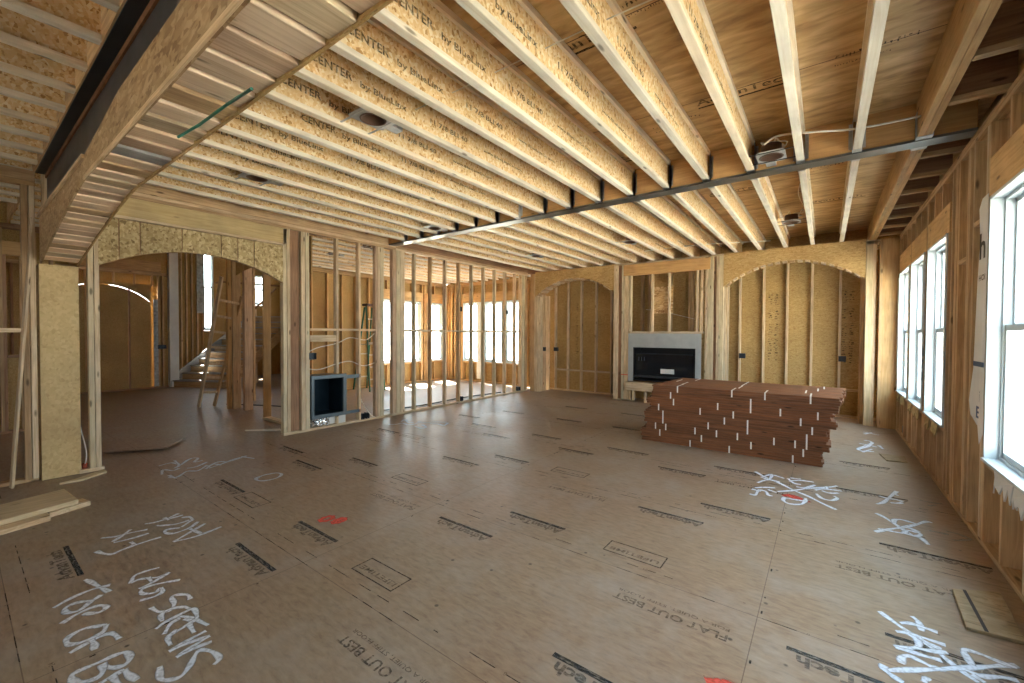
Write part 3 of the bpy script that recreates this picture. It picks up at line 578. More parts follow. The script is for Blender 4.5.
# ------------------------------------------------------------------ housewrap and foam around the windows (kept with the wall)
def flap(name,pts,mat,parent,th=.002):
    "ragged sheet: list of (y,z,x) outline points as a fan, given real thickness"
    n=len(pts); vs=[(x,y,z) for y,z,x in pts]+[(x-th,y,z) for y,z,x in pts]
    fs=[tuple(range(n)),tuple(range(2*n-1,n-1,-1))]+[(i,i+n,(i+1)%n+n,(i+1)%n) for i in range(n)]
    return mesh(name,vs,fs,mat,parent)
hw=flap('housewrap_flap',[(4.37,2.50,.90),(4.52,2.50,.902),(4.60,2.44,.903),(4.57,2.2,.905),(4.60,1.9,.902),(4.62,1.55,.90),(4.66,1.25,.903),(4.74,1.0,.90),(4.66,.90,.895),(4.50,.84,.90),(4.42,.72,.893),(4.37,.80,.90)],WRAP,wr)
a=Acc()
def wt(s,y,z,h,w,mi): a.text(s,(.8955,y,z),(0,-1,0),(0,0,1),h,w,mi=mi,off=.02)
wt('h',4.54,2.06,.26,.14,0); wt('HOI',4.54,1.90,.06,.15,0); a.box(.8925,.8955,4.37,4.62,1.275,1.31,mi=1); wt('E',4.53,.90,.12,.12,1); wt('il',4.46,1.02,.12,.07,1)
a.make('printed_lettering',[INK,BLUEINK],hw)
for k,(y,z0,z1) in enumerate(((5.655,.72,2.45),(6.70,.70,2.42),(7.82,.72,2.42),(8.93,.7,2.4))):
    L=[];n=12
    for i in range(n+1): L.append((y-.035+R.uniform(-.012,.006),z0+(z1-z0)*i/n,.897+R.uniform(-.003,.003)))
    L+= [(y+.035,z1,.90),(y+.035,z0,.90)]
    flap('housewrap_flap',L,WRAPG if k==1 else WRAP,wr)
a=Acc()
for i in range(3): a.box(.8915,.8925,6.67,6.72,.98+.14*i,1.08+.14*i); a.box(.8915,.8925,6.685,6.70,1.08+.14*i,1.10+.14*i)
a.make('printed_lettering',[BLUEINK],wr)
for y,w in ((5.95,.3),(6.3,.2),(7.05,.35),(7.5,.2),(8.2,.3),(8.6,.15),(3.9,.35),(3.6,.2)):
    n=9; L=[(y-w/2+w*i/n,.60-.10*abs(math.sin(i*1.3+y))-R.uniform(0,.03),.893+R.uniform(-.012,.012)) for i in range(n+1)]+[(y+w/2,.622,.90),(y-w/2,.622,.90)]
    flap('foam_strip',L,FOAM if y>5 else WRAP,wr,.008)
# ------------------------------------------------------------------ exterior wall behind the fireplace wall
nst=[-5.81,-5.43,-5.04,-4.63,-4.22,-1.42,-1.0,-.61,-.22,.20,.55,-3.3,-2.98,-2.62,-2.2,-1.8]
wb=frame_wall('wall_back','y',YE-.09,YE,-6.36,XR+.1,nst,(),tone='pale',sheath=(YE+.002,YE+.016),sm=OSBS,blocks=((-5.8,-3.95,.55),(-1.4,.5,.50)))
a=Acc()
for x in (-.86,.30,-5.15):
    for z,L in ((2.30,.2),(1.98,.16),(1.72,.22),(1.42,.42)): smudges(a,(x+.03,YE-.001,z),(0,0,-1),(1,0,0),L,.075,rows=2)
a.make('printed_lettering',[WINK],wb)
# front plane with niches and fireplace
F0,F1=YB,YB+.09
wf=struct('wall_fireplace',(-2.7,YB,0))
def fl(nm,x0,x1,z0,z1,tone='pale',y0=F0,y1=F1): return lum(nm,(x0,x1,y0,y1,z0,z1),tone,wf)
Z2=ZC-.03
for x0,x1,t in ((-3.885,-3.785,'pale'),(-3.70,-3.655,'green'),(-3.64,-3.54,'pale'),(-1.95,-1.905,'pale'),(-1.90,-1.80,'green'),(-1.745,-1.70,'pale'),(-1.695,-1.62,'green'),(.515,.60,'green')): fl('post',x0,x1,0,Z2,t)
for x0,x1 in ((-3.785,-3.70),(-1.80,-1.745)): fl('post',x0,x1,0,Z2,'brown',F0+.04,F1)
fl('top_plate',-3.9,-1.62,Z2,ZC,'pale'); fl('bottom_plate',-3.9,-3.4,0,.038); fl('bottom_plate',-2.0,-1.62,0,.038)
lum('header',(-3.655,-1.86,F0-.012,F1,2.80,3.04),'lvl',wf)
for x in (-3.50,-2.10,-2.02): fl('jack_stud',x-.02,x+.02,1.56,2.80,'pale')
fl('sill_plate',-3.50,-1.98,1.52,1.56,'pale')
for x,w_ in ((-2.98,.04),(-2.62,.04)): fl('cripple_stud',x-w_/2-.05,x+w_/2-.05,1.56,2.80,'pale',F0+.04,F1+.04)
for x in (-3.38,-3.22,-2.75,-2.35,-2.3): fl('blocking',x-.02,x+.02,1.5,3.0,'mid',9.45,9.60)
boxes('osb_patch',[(-3.02,-2.62,9.23,9.242,1.95,2.53)],OSBP,wf)
# corner by the window wall
fl('post',.60,.645,0,Z2,'pale',F0+.0,F1); lum('corner_board',(.715,.905,9.0,9.04,0,Z2),'lvl',wf,.003); lum('corner_board',(.68,.715,9.0,9.14,0,Z2),'mid',wf); fl('top_plate',.5,.9,Z2-.06,ZC-.02,'pale',F0,F1)
# niche side walls
for xs,tn in (((-6.0,-5.90),'pale'),((-3.93,-3.89),'pale'),((-1.66,-1.60),'pale'),((.47,.515),'mid')):
    for y0 in (9.20,9.36,9.55): lum('stud',(xs[0],xs[1],y0,y0+.04,0,2.5 if tn=='pale' else Z2),tn,wf)
fl('post',-6.06,-5.965,0,Z2,'pale'); fl('post',-6.20,-6.07,0,Z2,'mid',F0+.02,F1)
for x in (-6.0,-5.93): fl('jack_stud',x-.02,x+.015,0,2.45,'pale',F0+.03,F1+.05)
# arched headers
def arch_header(x0,x1,zs,rise,depth):
    cx=(x0+x1)/2; hw_=(x1-x0)/2-.04
    Rr=(hw_*hw_+rise*rise)/(2*rise)
    def lo(u):
        d=min(abs(u-cx),hw_); return zs+rise-Rr+math.sqrt(Rr*Rr-d*d)
    r=empty('arched_header',(cx,F0,zs)); 
    us=[x0]+[cx-hw_+2*hw_*i/28 for i in range(29)]+[x1]
    strip_panel('face_panel',us,lambda u:lo(u)+(.036 if x0+.03<u<x1-.03 else 0),lambda u:ZC-.002,'y',F0-.012,F0,OSBG,r)
    strip_panel('face_panel',us,lo,lambda u:ZC-.002,'y',F0+depth,F0+depth+.012,OSBG,r)
    n=18
    for i in range(n):
        u0=cx-hw_+2*hw_*(i+.12)/n; u1=cx-hw_+2*hw_*(i+.74)/n
        za,zb=lo(u0)+.004,lo(u1)+.004
        G0=F0-.011; vs=[(u0,G0,za),(u1,G0,zb),(u1,F0+depth,zb),(u0,F0+depth,za),(u0,G0,za+.03),(u1,G0,zb+.03),(u1,F0+depth,zb+.03),(u0,F0+depth,za+.03)]
        mesh('soffit_block',vs,BF,wood('pale' if i%3 else 'mid','y'),r,.002)
    return r
tag(arch_header(-6.03,-3.89,2.45,.37,.30),'gold OSB arched header over the niche beside the open stud wall','arched header')
tag(arch_header(-1.62,.51,2.43,.38,.13),'wide gold OSB arched header over the niche behind the board pile','arched header')
# ------------------------------------------------------------------ fireplace
r=empty('fireplace',(-2.77,YB,.46)); tag(r,'black linear fireplace insert in a grey cement board surround','fireplace')
X0f,X1f,Zb,Zt=-3.53,-2.01,.46,1.515
boxes('surround',[(X0f,-3.42,F0-.014,F0-.001,Zb,Zt),(-2.12,X1f,F0-.014,F0-.001,Zb,Zt),(-3.42,-2.12,F0-.014,F0-.001,1.21,Zt)],CEMENT,r,.001)
boxes('firebox',[(-3.42,-2.12,9.55,9.56,.47,1.21),(-3.42,-3.41,F0,9.55,.47,1.21),(-2.13,-2.12,F0,9.55,.47,1.21),(-3.42,-2.12,F0,9.55,.47,.50),(-3.42,-2.12,F0,9.55,1.19,1.21)],BLACK,r)
boxes('trim_bar',[(-3.36,-2.18,F0+.0,F0+.02,1.07,1.085),(-3.40,-2.14,F0-.004,F0+.02,.56,.60)],BLKSTEEL,r)
boxes('glass_front',[(-3.38,-2.16,F0+.03,F0+.036,.60,1.07)],DKGLASS,r); boxes('vent_louvre',[(-3.3,-3.29,F0+.0,F0+.02,.92,1.0),(-3.24,-3.23,F0,F0+.02,.92,1.0),(-3.18,-3.17,F0,F0+.02,.92,1.0)],GREYSTEEL,r)
boxes('paper_label',[(-2.82,-2.54,F0+.005,F0+.012,.66,.76)],CARD,r)
lum('hearth_plate',(-3.58,-1.98,F0-.03,F1,.25,.44),'pale',wf,.003)
for x in (-3.5,-3.42,-3.15,-2.8,-2.4,-2.05): fl('cripple_stud',x-.02,x+.02,0,.25,'pale')
boxes('backing',[(-3.9,-1.6,9.62,9.63,0,3.0)],OSBS,wf)
# ------------------------------------------------------------------ left wall
WX0,WX1=XL-.09,XL
wl=struct('wall_left',(XL,2.9,0))
def ll(nm,y0,y1,z0,z1,tone='pale',x0=WX0,x1=WX1,bev=.003): return lum(nm,(x0,x1,y0,y1,z0,z1),tone,wl,bev)
ZT=ZC-.076
ll('top_plate',.83,4.86,ZC-.038,ZC); ll('top_plate',.83,4.86,ZT,ZC-.04,'mid'); ll('top_plate',4.86,YB,ZC-.038,ZC,'mid'); ll('top_plate',4.86,YB,ZT,ZC-.04)
ll('bottom_plate',2.88,9.06,0,.038)
lum('flush_ledger',(WX0,WX1,4.87,9.7,ZC+.002,ZD-.002),'brown',wl); lum('flush_ledger',(WX0,WX1,.83,4.7,ZC+.002,ZD-.002),'mid',wl)
for y0,y1,t in ((2.88,2.93,'green'),(2.935,2.98,'pale'),(3.14,3.20,'pale'),(3.205,3.265,'green')): ll('post',y0,y1,.038,ZT,t)
ll('post',2.99,3.13,.038,ZT,'brown',WX0,WX1-.05)
for y in (3.72,4.12): ll('stud',y-.019,y+.019,.038 if y>4 else .85,ZT)
ll('stud',3.72-.019,3.72+.019,.038,.15)
for y0,y1,t in ((4.43,4.475,'rose'),(4.48,4.52,'pale'),(4.525,4.60,'green'),(4.79,4.87,'rose'),(4.875,4.96,'green'),(4.965,5.06,'pale')): ll('post',y0,y1,.038,ZT,t)
for i in range(10):
    y=5.31+.404*i
    if y<8.75: ll('stud',y-.019,y+.019,.038,ZT,R.choice(['pale','pale','green','mid']))
for y0,y1,t in ((8.78,8.82,'pale'),(8.84,8.93,'green'),(8.95,9.05,'mid')): ll('post',y0,y1,.038,ZT,t)
prev=5.06
for i in range(10):
    y=5.31+.404*i; y=min(y,8.78)
    ll('blocking',prev+.001,y-.02,1.53,1.568,'pale'); prev=y+.02
    if y>=8.78: break
for a_,b_ in ((3.27,3.70),(3.74,4.10),(4.14,4.43)): ll('blocking',a_,b_,1.53,1.568)
ll('blocking',3.27,3.70,1.36,1.46)
# low sill strip lying along the foot of the wall in the window room
# arched opening header
ah=empty('arched_header',(XL,1.9,2.3)); tag(ah,'pale OSB arched header with dark joints over the opening to the stair hall','arched header')
lum('header_beam',(WX0-.02,WX1+.0,.95,2.93,2.79,ZT-.001),'yellow',ah,.003); lum('ledger_strip',(WX0,WX1+.012,.95,2.90,2.755,2.788),'pale',ah)
def alo(y):
    hw_=.965; cx=1.92; rise=.27; Rr=(hw_*hw_+rise*rise)/(2*rise); d=min(abs(y-cx),hw_); return 2.21+rise-Rr+math.sqrt(Rr*Rr-d*d)
cuts=[.955,1.13,1.31,1.70,2.11,2.30,2.50,2.885]
for a_,b_ in zip(cuts[:-1],cuts[1:]):
    us=[a_+.006+(b_-a_-.012)*i/8 for i in range(9)]
    strip_panel('face_panel',us,alo,lambda u:2.750,'x',WX1-.012,WX1,OSBH,ah)
us=[.957+1.928*i/24 for i in range(25)]
strip_panel('back_panel',us,lambda u:alo(u)+.004,lambda u:2.75,'x',WX0,WX0+.012,OSBH,ah); strip_panel('core_panel',us,lambda u:alo(u)+.02,lambda u:2.745,'x',WX1-.03,WX1-.014,wood('dark','y'),ah)
strip_panel('soffit',us,lambda u:alo(u)+.006,lambda u:alo(u)+.03,'x',WX0+.012,WX1-.012,wood('mid','y'),ah)
# jamb studs of the opening
for y0,y1,t in ((.88,.922,'green'),(.926,.968,'pale')): ll('post',y0,y1,.038,ZT,t)
ll('bottom_plate',.80,.99,0,.038,'pale')
# plywood clad post under the box beam
r=empty('clad_post',(-6.4,.68,0)); tag(r,'thick plywood-clad post carrying the end of the arched box beam','post')
boxes('cladding_panel',[(-6.54,-6.29,.535,.815,0,2.175)],PLY,r,.003)
r=lum('short_post',(-6.36,-6.28,.565,.62,2.68,3.07),'pale'); tag(r,'short pale stud end standing on the box beam beneath the black beam','post')
# wall beyond, on the near side
wn=struct('wall_left_near',(XL,-3,0))
for y0,y1,t in ((.475,.515,'pale'),(.425,.47,'mid'),(.22,.26,'brown'),(-.2,-.16,'brown')): lum('stud',(WX0,WX1,y0,y1,.038,2.93),t,wn)
lum('top_plate',(WX0,WX1,-4.1,.52,2.93,2.968),'mid',wn); lum('top_plate',(WX0,WX1,-4.1,.52,2.97,ZC-.002),'mid',wn)
lum('bottom_plate',(WX0-.05,WX1-.05,.27,.52,0,.038),'mid',wn)
lum('blocking',(WX0,WX1,-.3,.42,1.49,1.53),'pale',wn)
r=beam('leaning_board',(-6.22,.335,.0),(-6.26,.50,2.62),.055,.02,wood('pale','z')); tag(r,'long pale board leaning against the doorway stud beside the plywood-clad post','board')
# ------------------------------------------------------------------ rooms beyond
dk=frame_wall('wall_side_room','x',-9.69,-9.6,-4.1,1.0,[ -3.6,-3.2,-2.8,-2.4,-2,-1.6,-1.2,-.8,-.4,0,.2,.38,.45,.66,.78,.95],[(.50,.63,1.15,2.62)],tone='brown',sheath=(-9.71,-9.695),sm=OSBS,hdr=.2)
sunops=[(7.15,7.92,.62,2.47),(8.02,8.74,.62,2.47),(9.0,9.68,.62,2.47)]
ws=frame_wall('wall_window_room','x',-10.14,-10.05,4.9,9.9,[4.95,5.3,5.7,6.1,6.5,6.9,7.08,7.5,7.97,8.4,8.80,8.9,9.3,9.72],sunops,tone='lvl',sheath=(-10.16,-10.145),sm=OSBS)
for b in sunops: window('x',-10.04,-1,b[0]+.01,b[1]-.01,.63,2.46,depth=.12)
portal('x',-10.2,7.15,9.68,.62,2.47,1)
lum('post',(-10.14,-10.05,3.98,4.02,0,ZC),'mid',ws); lum('post',(-10.14,-10.05,4.2,4.24,0,ZC),'mid',ws)
sb=[(-9.25,-8.50,.62,2.47),(-8.38,-7.66,.62,2.47),(-7.56,-6.90,.62,2.47)]
wsb=frame_wall('wall_window_room_back','y',9.78,9.87,-10.05,-6.4,[-10.0,-9.9,-9.8,-9.5,-9.33,-8.9,-8.44,-8.0,-7.61,-7.2,-6.8,-6.5],sb,tone='lvl',sheath=(9.875,9.89),sm=OSBS)
for b in sb: window('y',9.76,1,b[0]+.01,b[1]-.01,.63,2.46,depth=.12)
boxes('housewrap_strip',[(-8.66,-8.46,9.765,9.768,.1,2.46)],WRAP,wsb)
portal('y',9.93,-9.25,-6.9,.62,2.47,-1)
for x in (-9.75,-9.6,-9.45): lum('stud',(x,x+.04,9.74,9.78,0,ZC),'lvl',wsb)
# stair bay
wst=struct('wall_stair',(-15.9,4,0))
for y in (3.75,3.95,4.1,4.25,4.38,4.52,4.66,4.80): lum('stud',(-15.95,-15.86,y,y+.04,0,4.9),['mid','pale','pale','pale'][int(y*10)%4],wst)  # mostly pale tone, chosen so the stair bay studs look lit
for y in (5.55,5.95,6.35,6.75): lum('stud',(-15.95,-15.86,y,y+.04,0,2.3),'pale',wst)
boxes('sheathing_panel',[(-15.99,-15.97,3.6,4.84,-.2,5.2)],OSBS,wst)
boxes('sheathing_panel',[(-15.99,-15.97,4.84,7.2,-.2,1.55)],OSBS,wst); boxes('sheathing_panel',[(-15.99,-15.97,4.84,7.2,4.3,5.2)],OSBS,wst)
boxes('sheathing_panel',[(-15.99,-15.97,5.15,5.62,1.55,4.3)],OSBS,wst); boxes('sheathing_panel',[(-15.99,-15.97,5.82,6.35,1.55,4.3)],OSBS,wst); boxes('sheathing_panel',[(-15.99,-15.97,6.8,7.2,1.55,4.3)],OSBS,wst); boxes('sheathing_panel',[(-15.99,-15.97,6.35,6.8,1.55,2.45),(-15.99,-15.97,6.35,6.8,3.5,4.3),(-15.99,-15.97,5.62,5.82,4.0,4.3)],OSBS,wst)
boxes('sheathing_panel',[(-16,-10.2,7.2,7.22,-.2,5.2)],OSBS,wst); boxes('sheathing_panel',[(-16,-14.4,3.55,3.57,-.2,5.2)],OSBS,wst); boxes('sheathing_panel',[(-14.42,-14.4,-4.2,3.55,3.0,5.2)],OSBS,wst)
boxes('roof_panel',[(-16,-9.6,-4.2,7.25,5.2,5.22)],DECK,wst); boxes('upper_panel',[(-9.72,-9.7,-4.2,3.5,ZD-.3,5.2),(-10.0,-9.7,3.5,3.52,ZD+.03,5.2),(-10.02,-10.0,3.5,7.2,ZD,5.2)],OSBS,wst); boxes('upper_panel',[(-16,-9.7,-4.22,-4.2,3.3,5.2)],OSBS,wst)
for y0,y1,z0,z1 in ((4.84,5.15,1.56,4.3),(5.62,5.82,1.56,4.0),(6.35,6.8,2.46,3.5)):
    portal('x',-16.05,y0,y1,z0,z1,1)
    window('x',-15.97,-1,y0,y1,z0,z1,depth=.08)
boxes('housewrap_strip',[(-15.86,-15.855,4.66,4.84,2.1,4.6)],WRAPG,wst)
# far hall wall with the boarded arched doorway
wh=struct('wall_hall_far',(-14.3,2,0))
def hl(nm,y0,y1,z0,z1,t='mid',x0=-14.39,x1=-14.3): return lum(nm,(x0,x1,y0,y1,z0,z1),t,wh)
hl('top_plate',-4,3.55,3.0,3.08); hl('bottom_plate',-4,3.55,0,.038,'brown')
for y in (1.75,1.95,3.33,3.42): hl('stud',y,y+.04,.04,3.0,'mid')
for y in (-3.5,-3,-2.5,-2,-1.5,-1,-.5,0,.4,.8,1.2,1.5): hl('stud',y,y+.04,.04,3.0,'brown')
hl('header',1.7,3.4,3.09,3.36,'mid')
for y in (2.05,2.45,2.85,3.2): hl('cripple_stud',y,y+.04,2.72,3.0,'mid')
def dlo(y):
    hw_=.95; rise=.42; cx=2.25; Rr=(hw_*hw_+rise*rise)/(2*rise); d=min(abs(y-cx),hw_); return 2.27+rise-Rr+math.sqrt(Rr*Rr-d*d)
us=[1.3+1.9*i/24 for i in range(25)]
strip_panel('arched_panel',us,lambda u:dlo(u)+.0,lambda u:2.76,'x',-14.33,-14.315,OSBS,wh)
door=struct('door_1',(-14.34,2,0))
strip_panel('door_panel',[1.3+1.44*i/14 for i in range(15)],lambda u:.03,lambda u:dlo(u)-.010,'x',-14.36,-14.345,OSBS,door); strip_panel('door_panel',[2.742+.46*i/8 for i in range(9)],lambda u:.022,lambda u:dlo(u)-.008,'x',-14.36,-14.345,OSBS,door)
lum('centre_batten',(-14.345,-14.32,2.74,2.78,.04,2.6),'brown',door)
boxes('sheathing_panel',[(-14.42,-14.40,-4,1.3,-.2,3.1)],OSBS,wh); boxes('sheathing_panel',[(-14.42,-14.40,3.18,3.55,-.2,3.1)],OSBS,wh); boxes('sheathing_panel',[(-14.42,-14.40,1.3,3.18,2.68,3.1)],OSBS,wh)
boxes('housewrap_strip',[(-14.31,-14.295,3.24,3.33,.05,2.36)],WRAPG,wh)
boxes('wrapped_post',[(-14.40,-14.22,3.56,3.76,0,3.95)],WRAP,wh,.004)
# back of the hall on the near side, and the wall behind the camera
boxes('sheathing_panel',[(-14.4,-9.7,-4.2,-4.18,-.2,3.4)],OSBS,wh)
bk=[(-2.9,-1.5,.62,2.5)]  # unseen window, added to let sky light in from behind the camera
wk=frame_wall('wall_behind','y',-4.2,-4.11,-9.6,.95,[-9.4,-9,-8.6,-8.2,-7.8,-7.4,-7,-6.6,-6.2,-5.8,-5.4,-5,-4.6,-4.2,-3.8,-3.4,-3,-1.4,-1,-.6,-.2,.2,.5,.8],bk,tone='mid',sheath=(-4.22,-4.205),sm=OSBS)
for b in bk: portal('y',-4.26,b[0],b[1],b[2],b[3],1)
for b in bk: window('y',-4.10,-1,b[0]+.01,b[1]-.01,b[2]+.01,b[3]-.01,depth=.12)
# partition of posts running back from the opening
wp=struct('wall_hall_partition',(-7.5,3.3,0))
def pl(nm,x0,x1,y0,y1,z0,z1,t='mid'): y0+=.10; y1+=.10; return lum(nm,(x0,x1,y0,y1,z0,z1),t,wp)
for x,t in ((-6.66,'pale'),(-6.80,'green'),(-7.02,'rose'),(-7.75,'lvl')): pl('stud',x-.02,x+.02,3.12,3.24,.038,2.9,t)
pl('bottom_plate',-7.8,-6.4,3.12,3.24,0,.038,'pale')
pl('post',-9.42,-9.33,3.14,3.34,0,3.0,'lvl'); pl('post',-9.32,-9.26,3.2,3.34,0,3.0,'mid'); pl('post',-8.97,-8.87,3.26,3.40,0,3.0,'rose')
us=[-9.4+3.0*i/20 for i in range(21)]
strip_panel('arched_panel',us,lambda u:2.30+.42*math.sqrt(max(0,1-((u+8.1)/1.75)**2)) ,lambda u:3.0,'y',3.36,3.38,OSBS,wp)
pl('top_plate',-9.4,-6.4,3.1,3.24,3.0,3.07,'mid')
# ------------------------------------------------------------------ stairs
r=empty('staircase',(-14.27,3.61,0)); tag(r,'bare plywood staircase rising behind the opening with white-stained side boards','staircase')
r.rotation_euler=(0,0,math.atan2(.483,.876))
W=1.6; RI=.185; GO=.27
def sb_(name,b,mat,bev=.003):
    vs=bxv(*b); o=mesh(name,vs,BF,mat,None,bev); o.parent=r; return o
for i in range(11):
    y=i*GO
    sb_('riser',(.04,W-.04,y,y+.02,i*RI,(i+1)*RI-.03),wood('mid','x')); sb_('tread',(.04,W-.04,y-.03,y+GO,(i+1)*RI-.03,(i+1)*RI),wood('blue','x'))
def side(x0,x1,off,name,mat):
    P=[(-.05,0),(11*GO,11*RI-.0),(11*GO,11*RI+off),(GO*.2,RI+off),(-.05,RI*.9)]
    if name=='stringer': P=[(-.05,0),(.25,0),(11*GO,11*RI-.32),(11*GO,11*RI+off),(GO*.2,RI+off),(-.05,RI*.9)]
    o=prism(name,P,'x',x0,x1,mat,None); o.parent=r
side(0,.035,.16,'skirt_board',wood('blue','y')); side(W-.035,W,.02,'stringer',wood('mid','y'))
for yy in (1.2,2.4): sb_('support_post',(W-.09,W-.04,yy,yy+.05,0,yy/GO*RI-.1),wood('pale','z'))
hr=tube('temporary_rail',[(-15.4,5.0,3.05),(-15.35,5.2,3.1),(-15.3,6.9,3.12)],.035,wood('dark','y')); tag(hr,'dark timber guard rail crossing the stair windows','rail')
hr=beam('temporary_rail',(-15.42,5.0,1.6),(-15.42,5.0,3.08),.07,.04,wood('dark','z')); tag(hr,'dark upright guard post beside the tall stair window','rail')
hr=beam('temporary_rail',(-15.1,6.0,2.25),(-15.1,6.7,3.0),.07,.04,wood('dark','y')); tag(hr,'dark sloping guard rail below the upper stair window','rail')
# ------------------------------------------------------------------ job-built wooden ladder
r=empty('wooden_ladder',(-9.9,3.0,0)); tag(r,'pale home-made timber ladder leaning on the hall posts','ladder')
A1,B1=(-10.02,2.96,.0),(-9.15,3.08,2.55); A2,B2=(-9.95,3.20,.0),(-9.15,3.42,2.2)
beam('rail',A1,B1,.03,.10,wood('pale','z'),r); beam('rail',A2,B2,.03,.07,wood('mid','z'),r)
for k in range(1,8):
    t=k/8.4; p_=[A1[i]+(B1[i]-A1[i])*t for i in range(3)]; q_=[A2[i]+(B2[i]-A2[i])*t*1.12 for i in range(3)]
    beam('rung',p_,q_,.03,.045,wood('pale','y'),r)
# ------------------------------------------------------------------ green stepladder
r=empty('stepladder',(-9.6,6.6,0)); tag(r,'green fibreglass stepladder standing open beyond the stud wall','stepladder')
apex=2.22
for yy,ty in ((6.36,6.48),(6.80,6.72)):
    beam('front_rail',(-9.25,yy,0),(-9.58,ty,apex),.028,.07,GREENM,r)
for yy,ty in ((6.38,6.49),(6.78,6.71)):
    beam('rear_rail',(-10.0,yy,0),(-9.66,ty,apex-.05),.022,.045,GREENM,r)
for k in range(1,7):
    t=k*.31/2.22; y0=6.36+.12*t; y1=6.80-.08*t; x=-9.25-.33*t
    boxes('step',[(x-.05,x+.05,y0,y1,k*.31-.012,k*.31+.012)],ALU,r,.002)
for k in (1,3,5):
    t=k*.31/2.22; x=-10.0+.34*t; boxes('rear_brace',[(x-.01,x+.01,6.38+.11*t,6.78-.07*t,k*.31,k*.31+.03)],ALU,r)
boxes('top_cap',[(-9.72,-9.5,6.45,6.75,apex-.02,apex+.04)],DKCAP,r,.01)
for yy in (6.47,6.73): beam('spreader',(-9.42,yy,1.2),(-9.82,yy,1.2),.012,.02,ALU,r)
# ------------------------------------------------------------------ sheet-metal box set in the stud wall
r=empty('wall_firebox',(XL,3.56,.17)); tag(r,'grey sheet-metal box with a dark hollow set low in the stud wall','metal box')
y0,y1,z0,z1=3.275,3.86,.17,.84
boxes('rim',[(XL-.02,XL+.03,y0,y0+.045,z0,z1),(XL-.02,XL+.03,y1-.06,y1,z0,z1),(XL-.02,XL+.03,y0+.045,y1-.06,z1-.06,z1),(XL-.02,XL+.03,y0+.045,y1-.06,z0,z0+.06)],HEATG,r,.003)
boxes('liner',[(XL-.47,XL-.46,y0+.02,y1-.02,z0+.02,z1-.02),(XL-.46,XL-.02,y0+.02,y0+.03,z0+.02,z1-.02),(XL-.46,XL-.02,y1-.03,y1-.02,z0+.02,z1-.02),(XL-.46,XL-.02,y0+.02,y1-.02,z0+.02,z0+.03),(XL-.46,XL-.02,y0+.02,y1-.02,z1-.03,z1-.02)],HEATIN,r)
boxes('bracket',[(XL-.01,XL+.0,y1,4.14,z1-.09,z1-.03)],HEATG,r); boxes('bracket',[(XL-.01,XL+.0,y1,4.14,z0-.0,z0+.05)],HEATG,r)
P=[(R.uniform(-.012,.012)) for _ in range(400)]
vs=[];fs=[];n=14
for i in range(n+1):
    for j in range(8): vs.append((XL-.05+R.uniform(-.02,.02),3.30+.30*i/n,.045+.115*j/7+R.uniform(-.008,.008)))
for i in range(n):
    for j in range(7): q=i*8+j; fs.append((q,q+8,q+9,q+1))
vs2=[(x-.01,y,z) for x,y,z in vs]; m_=len(vs); fs2=[tuple(m_+k for k in f[::-1]) for f in fs]
o=mesh('foil_wrap',vs+vs2,fs+fs2,FOIL,r)
boxes('paper_label',[(XL-.0,XL+.006,3.73,3.85,.045,.165)],CARD,r); boxes('paper_label',[(XL-.06,XL-.05,3.6,3.70,.045,.165)],CARD,r)
# ------------------------------------------------------------------ cables
def cable(pts,lab,mat=WIREW,rad=.008,group=None):
    o=tube('cable',[tuple(p) for p in smoothpath(pts)],rad,mat); tag(o,lab,'cable',group); return o
cable([(XL-.03,3.25,1.20),(XL-.01,3.4,1.27),(XL-.03,3.72,1.33),(XL-.02,3.95,1.42),(XL-.03,4.25,1.38),(XL-.04,4.44,1.50)],'upper white cable looping across the studs above the metal box')
cable([(XL-.03,3.25,.95),(XL-.01,3.42,.93),(XL-.03,3.72,1.0),(XL-.02,3.95,1.03),(XL-.03,4.2,.94),(XL-.04,4.44,.98)],'lower white cable looping across the studs above the metal box')
cable([(XL-.02,4.14,.40),(XL+.0,4.2,.26),(XL+.01,4.33,.08),(XL+.0,4.40,.045)],'short white cable drooping to the plate beside the metal box')
cable([(.62,4.50,3.19),(.2,4.42,3.17),(-.1,4.33,3.19),(-.35,4.26,3.2),(-.46,4.3,3.17)],'white cable strung through the joists in front of the steel strap near the window wall')
cable([(-.35,2.26,3.26),(-1.0,2.21,3.25),(-2.1,2.21,3.25),(-3.0,2.2,3.25)],'thin white cable crossing the joists over the middle of the floor',WIREW,.004)
cable([(-.8,8.6,3.14),(-1.6,8.35,3.15),(-2.4,8.5,3.2),(-3.4,8.6,3.2)],'pale cable strung through the joists before the fireplace wall',WIREW,.008)
cable([(-3.22,9.3,2.05),(-2.9,9.25,2.0),(-2.6,9.24,1.93),(-2.2,9.28,1.82)],'thin pale cable crossing the recess above the fireplace',WIREW,.005)
cable([(-.25,5.9,3.3),(-.3,6.3,3.24),(-.25,6.9,3.2)],'thin pale cable hanging between joists behind the steel strap',WIREW,.004)
for z,y0_,y1_,lab in ((.06,5.3,8.5,'black hose lying on the floor along the foot of the open stud wall'),):
    cable([(XL-.5,4.9,.02),(XL-.35,5.8,.02),(XL-.42,7,.02),(XL-.28,8.3,.02)],lab,WIREB,.014)
cable([(-9.9,3.4,.012),(-9.3,3.75,.012),(-8.6,4.0,.012),(-7.9,3.75,.012)],'black cord lying on the floor behind the hall posts',WIREB,.01)
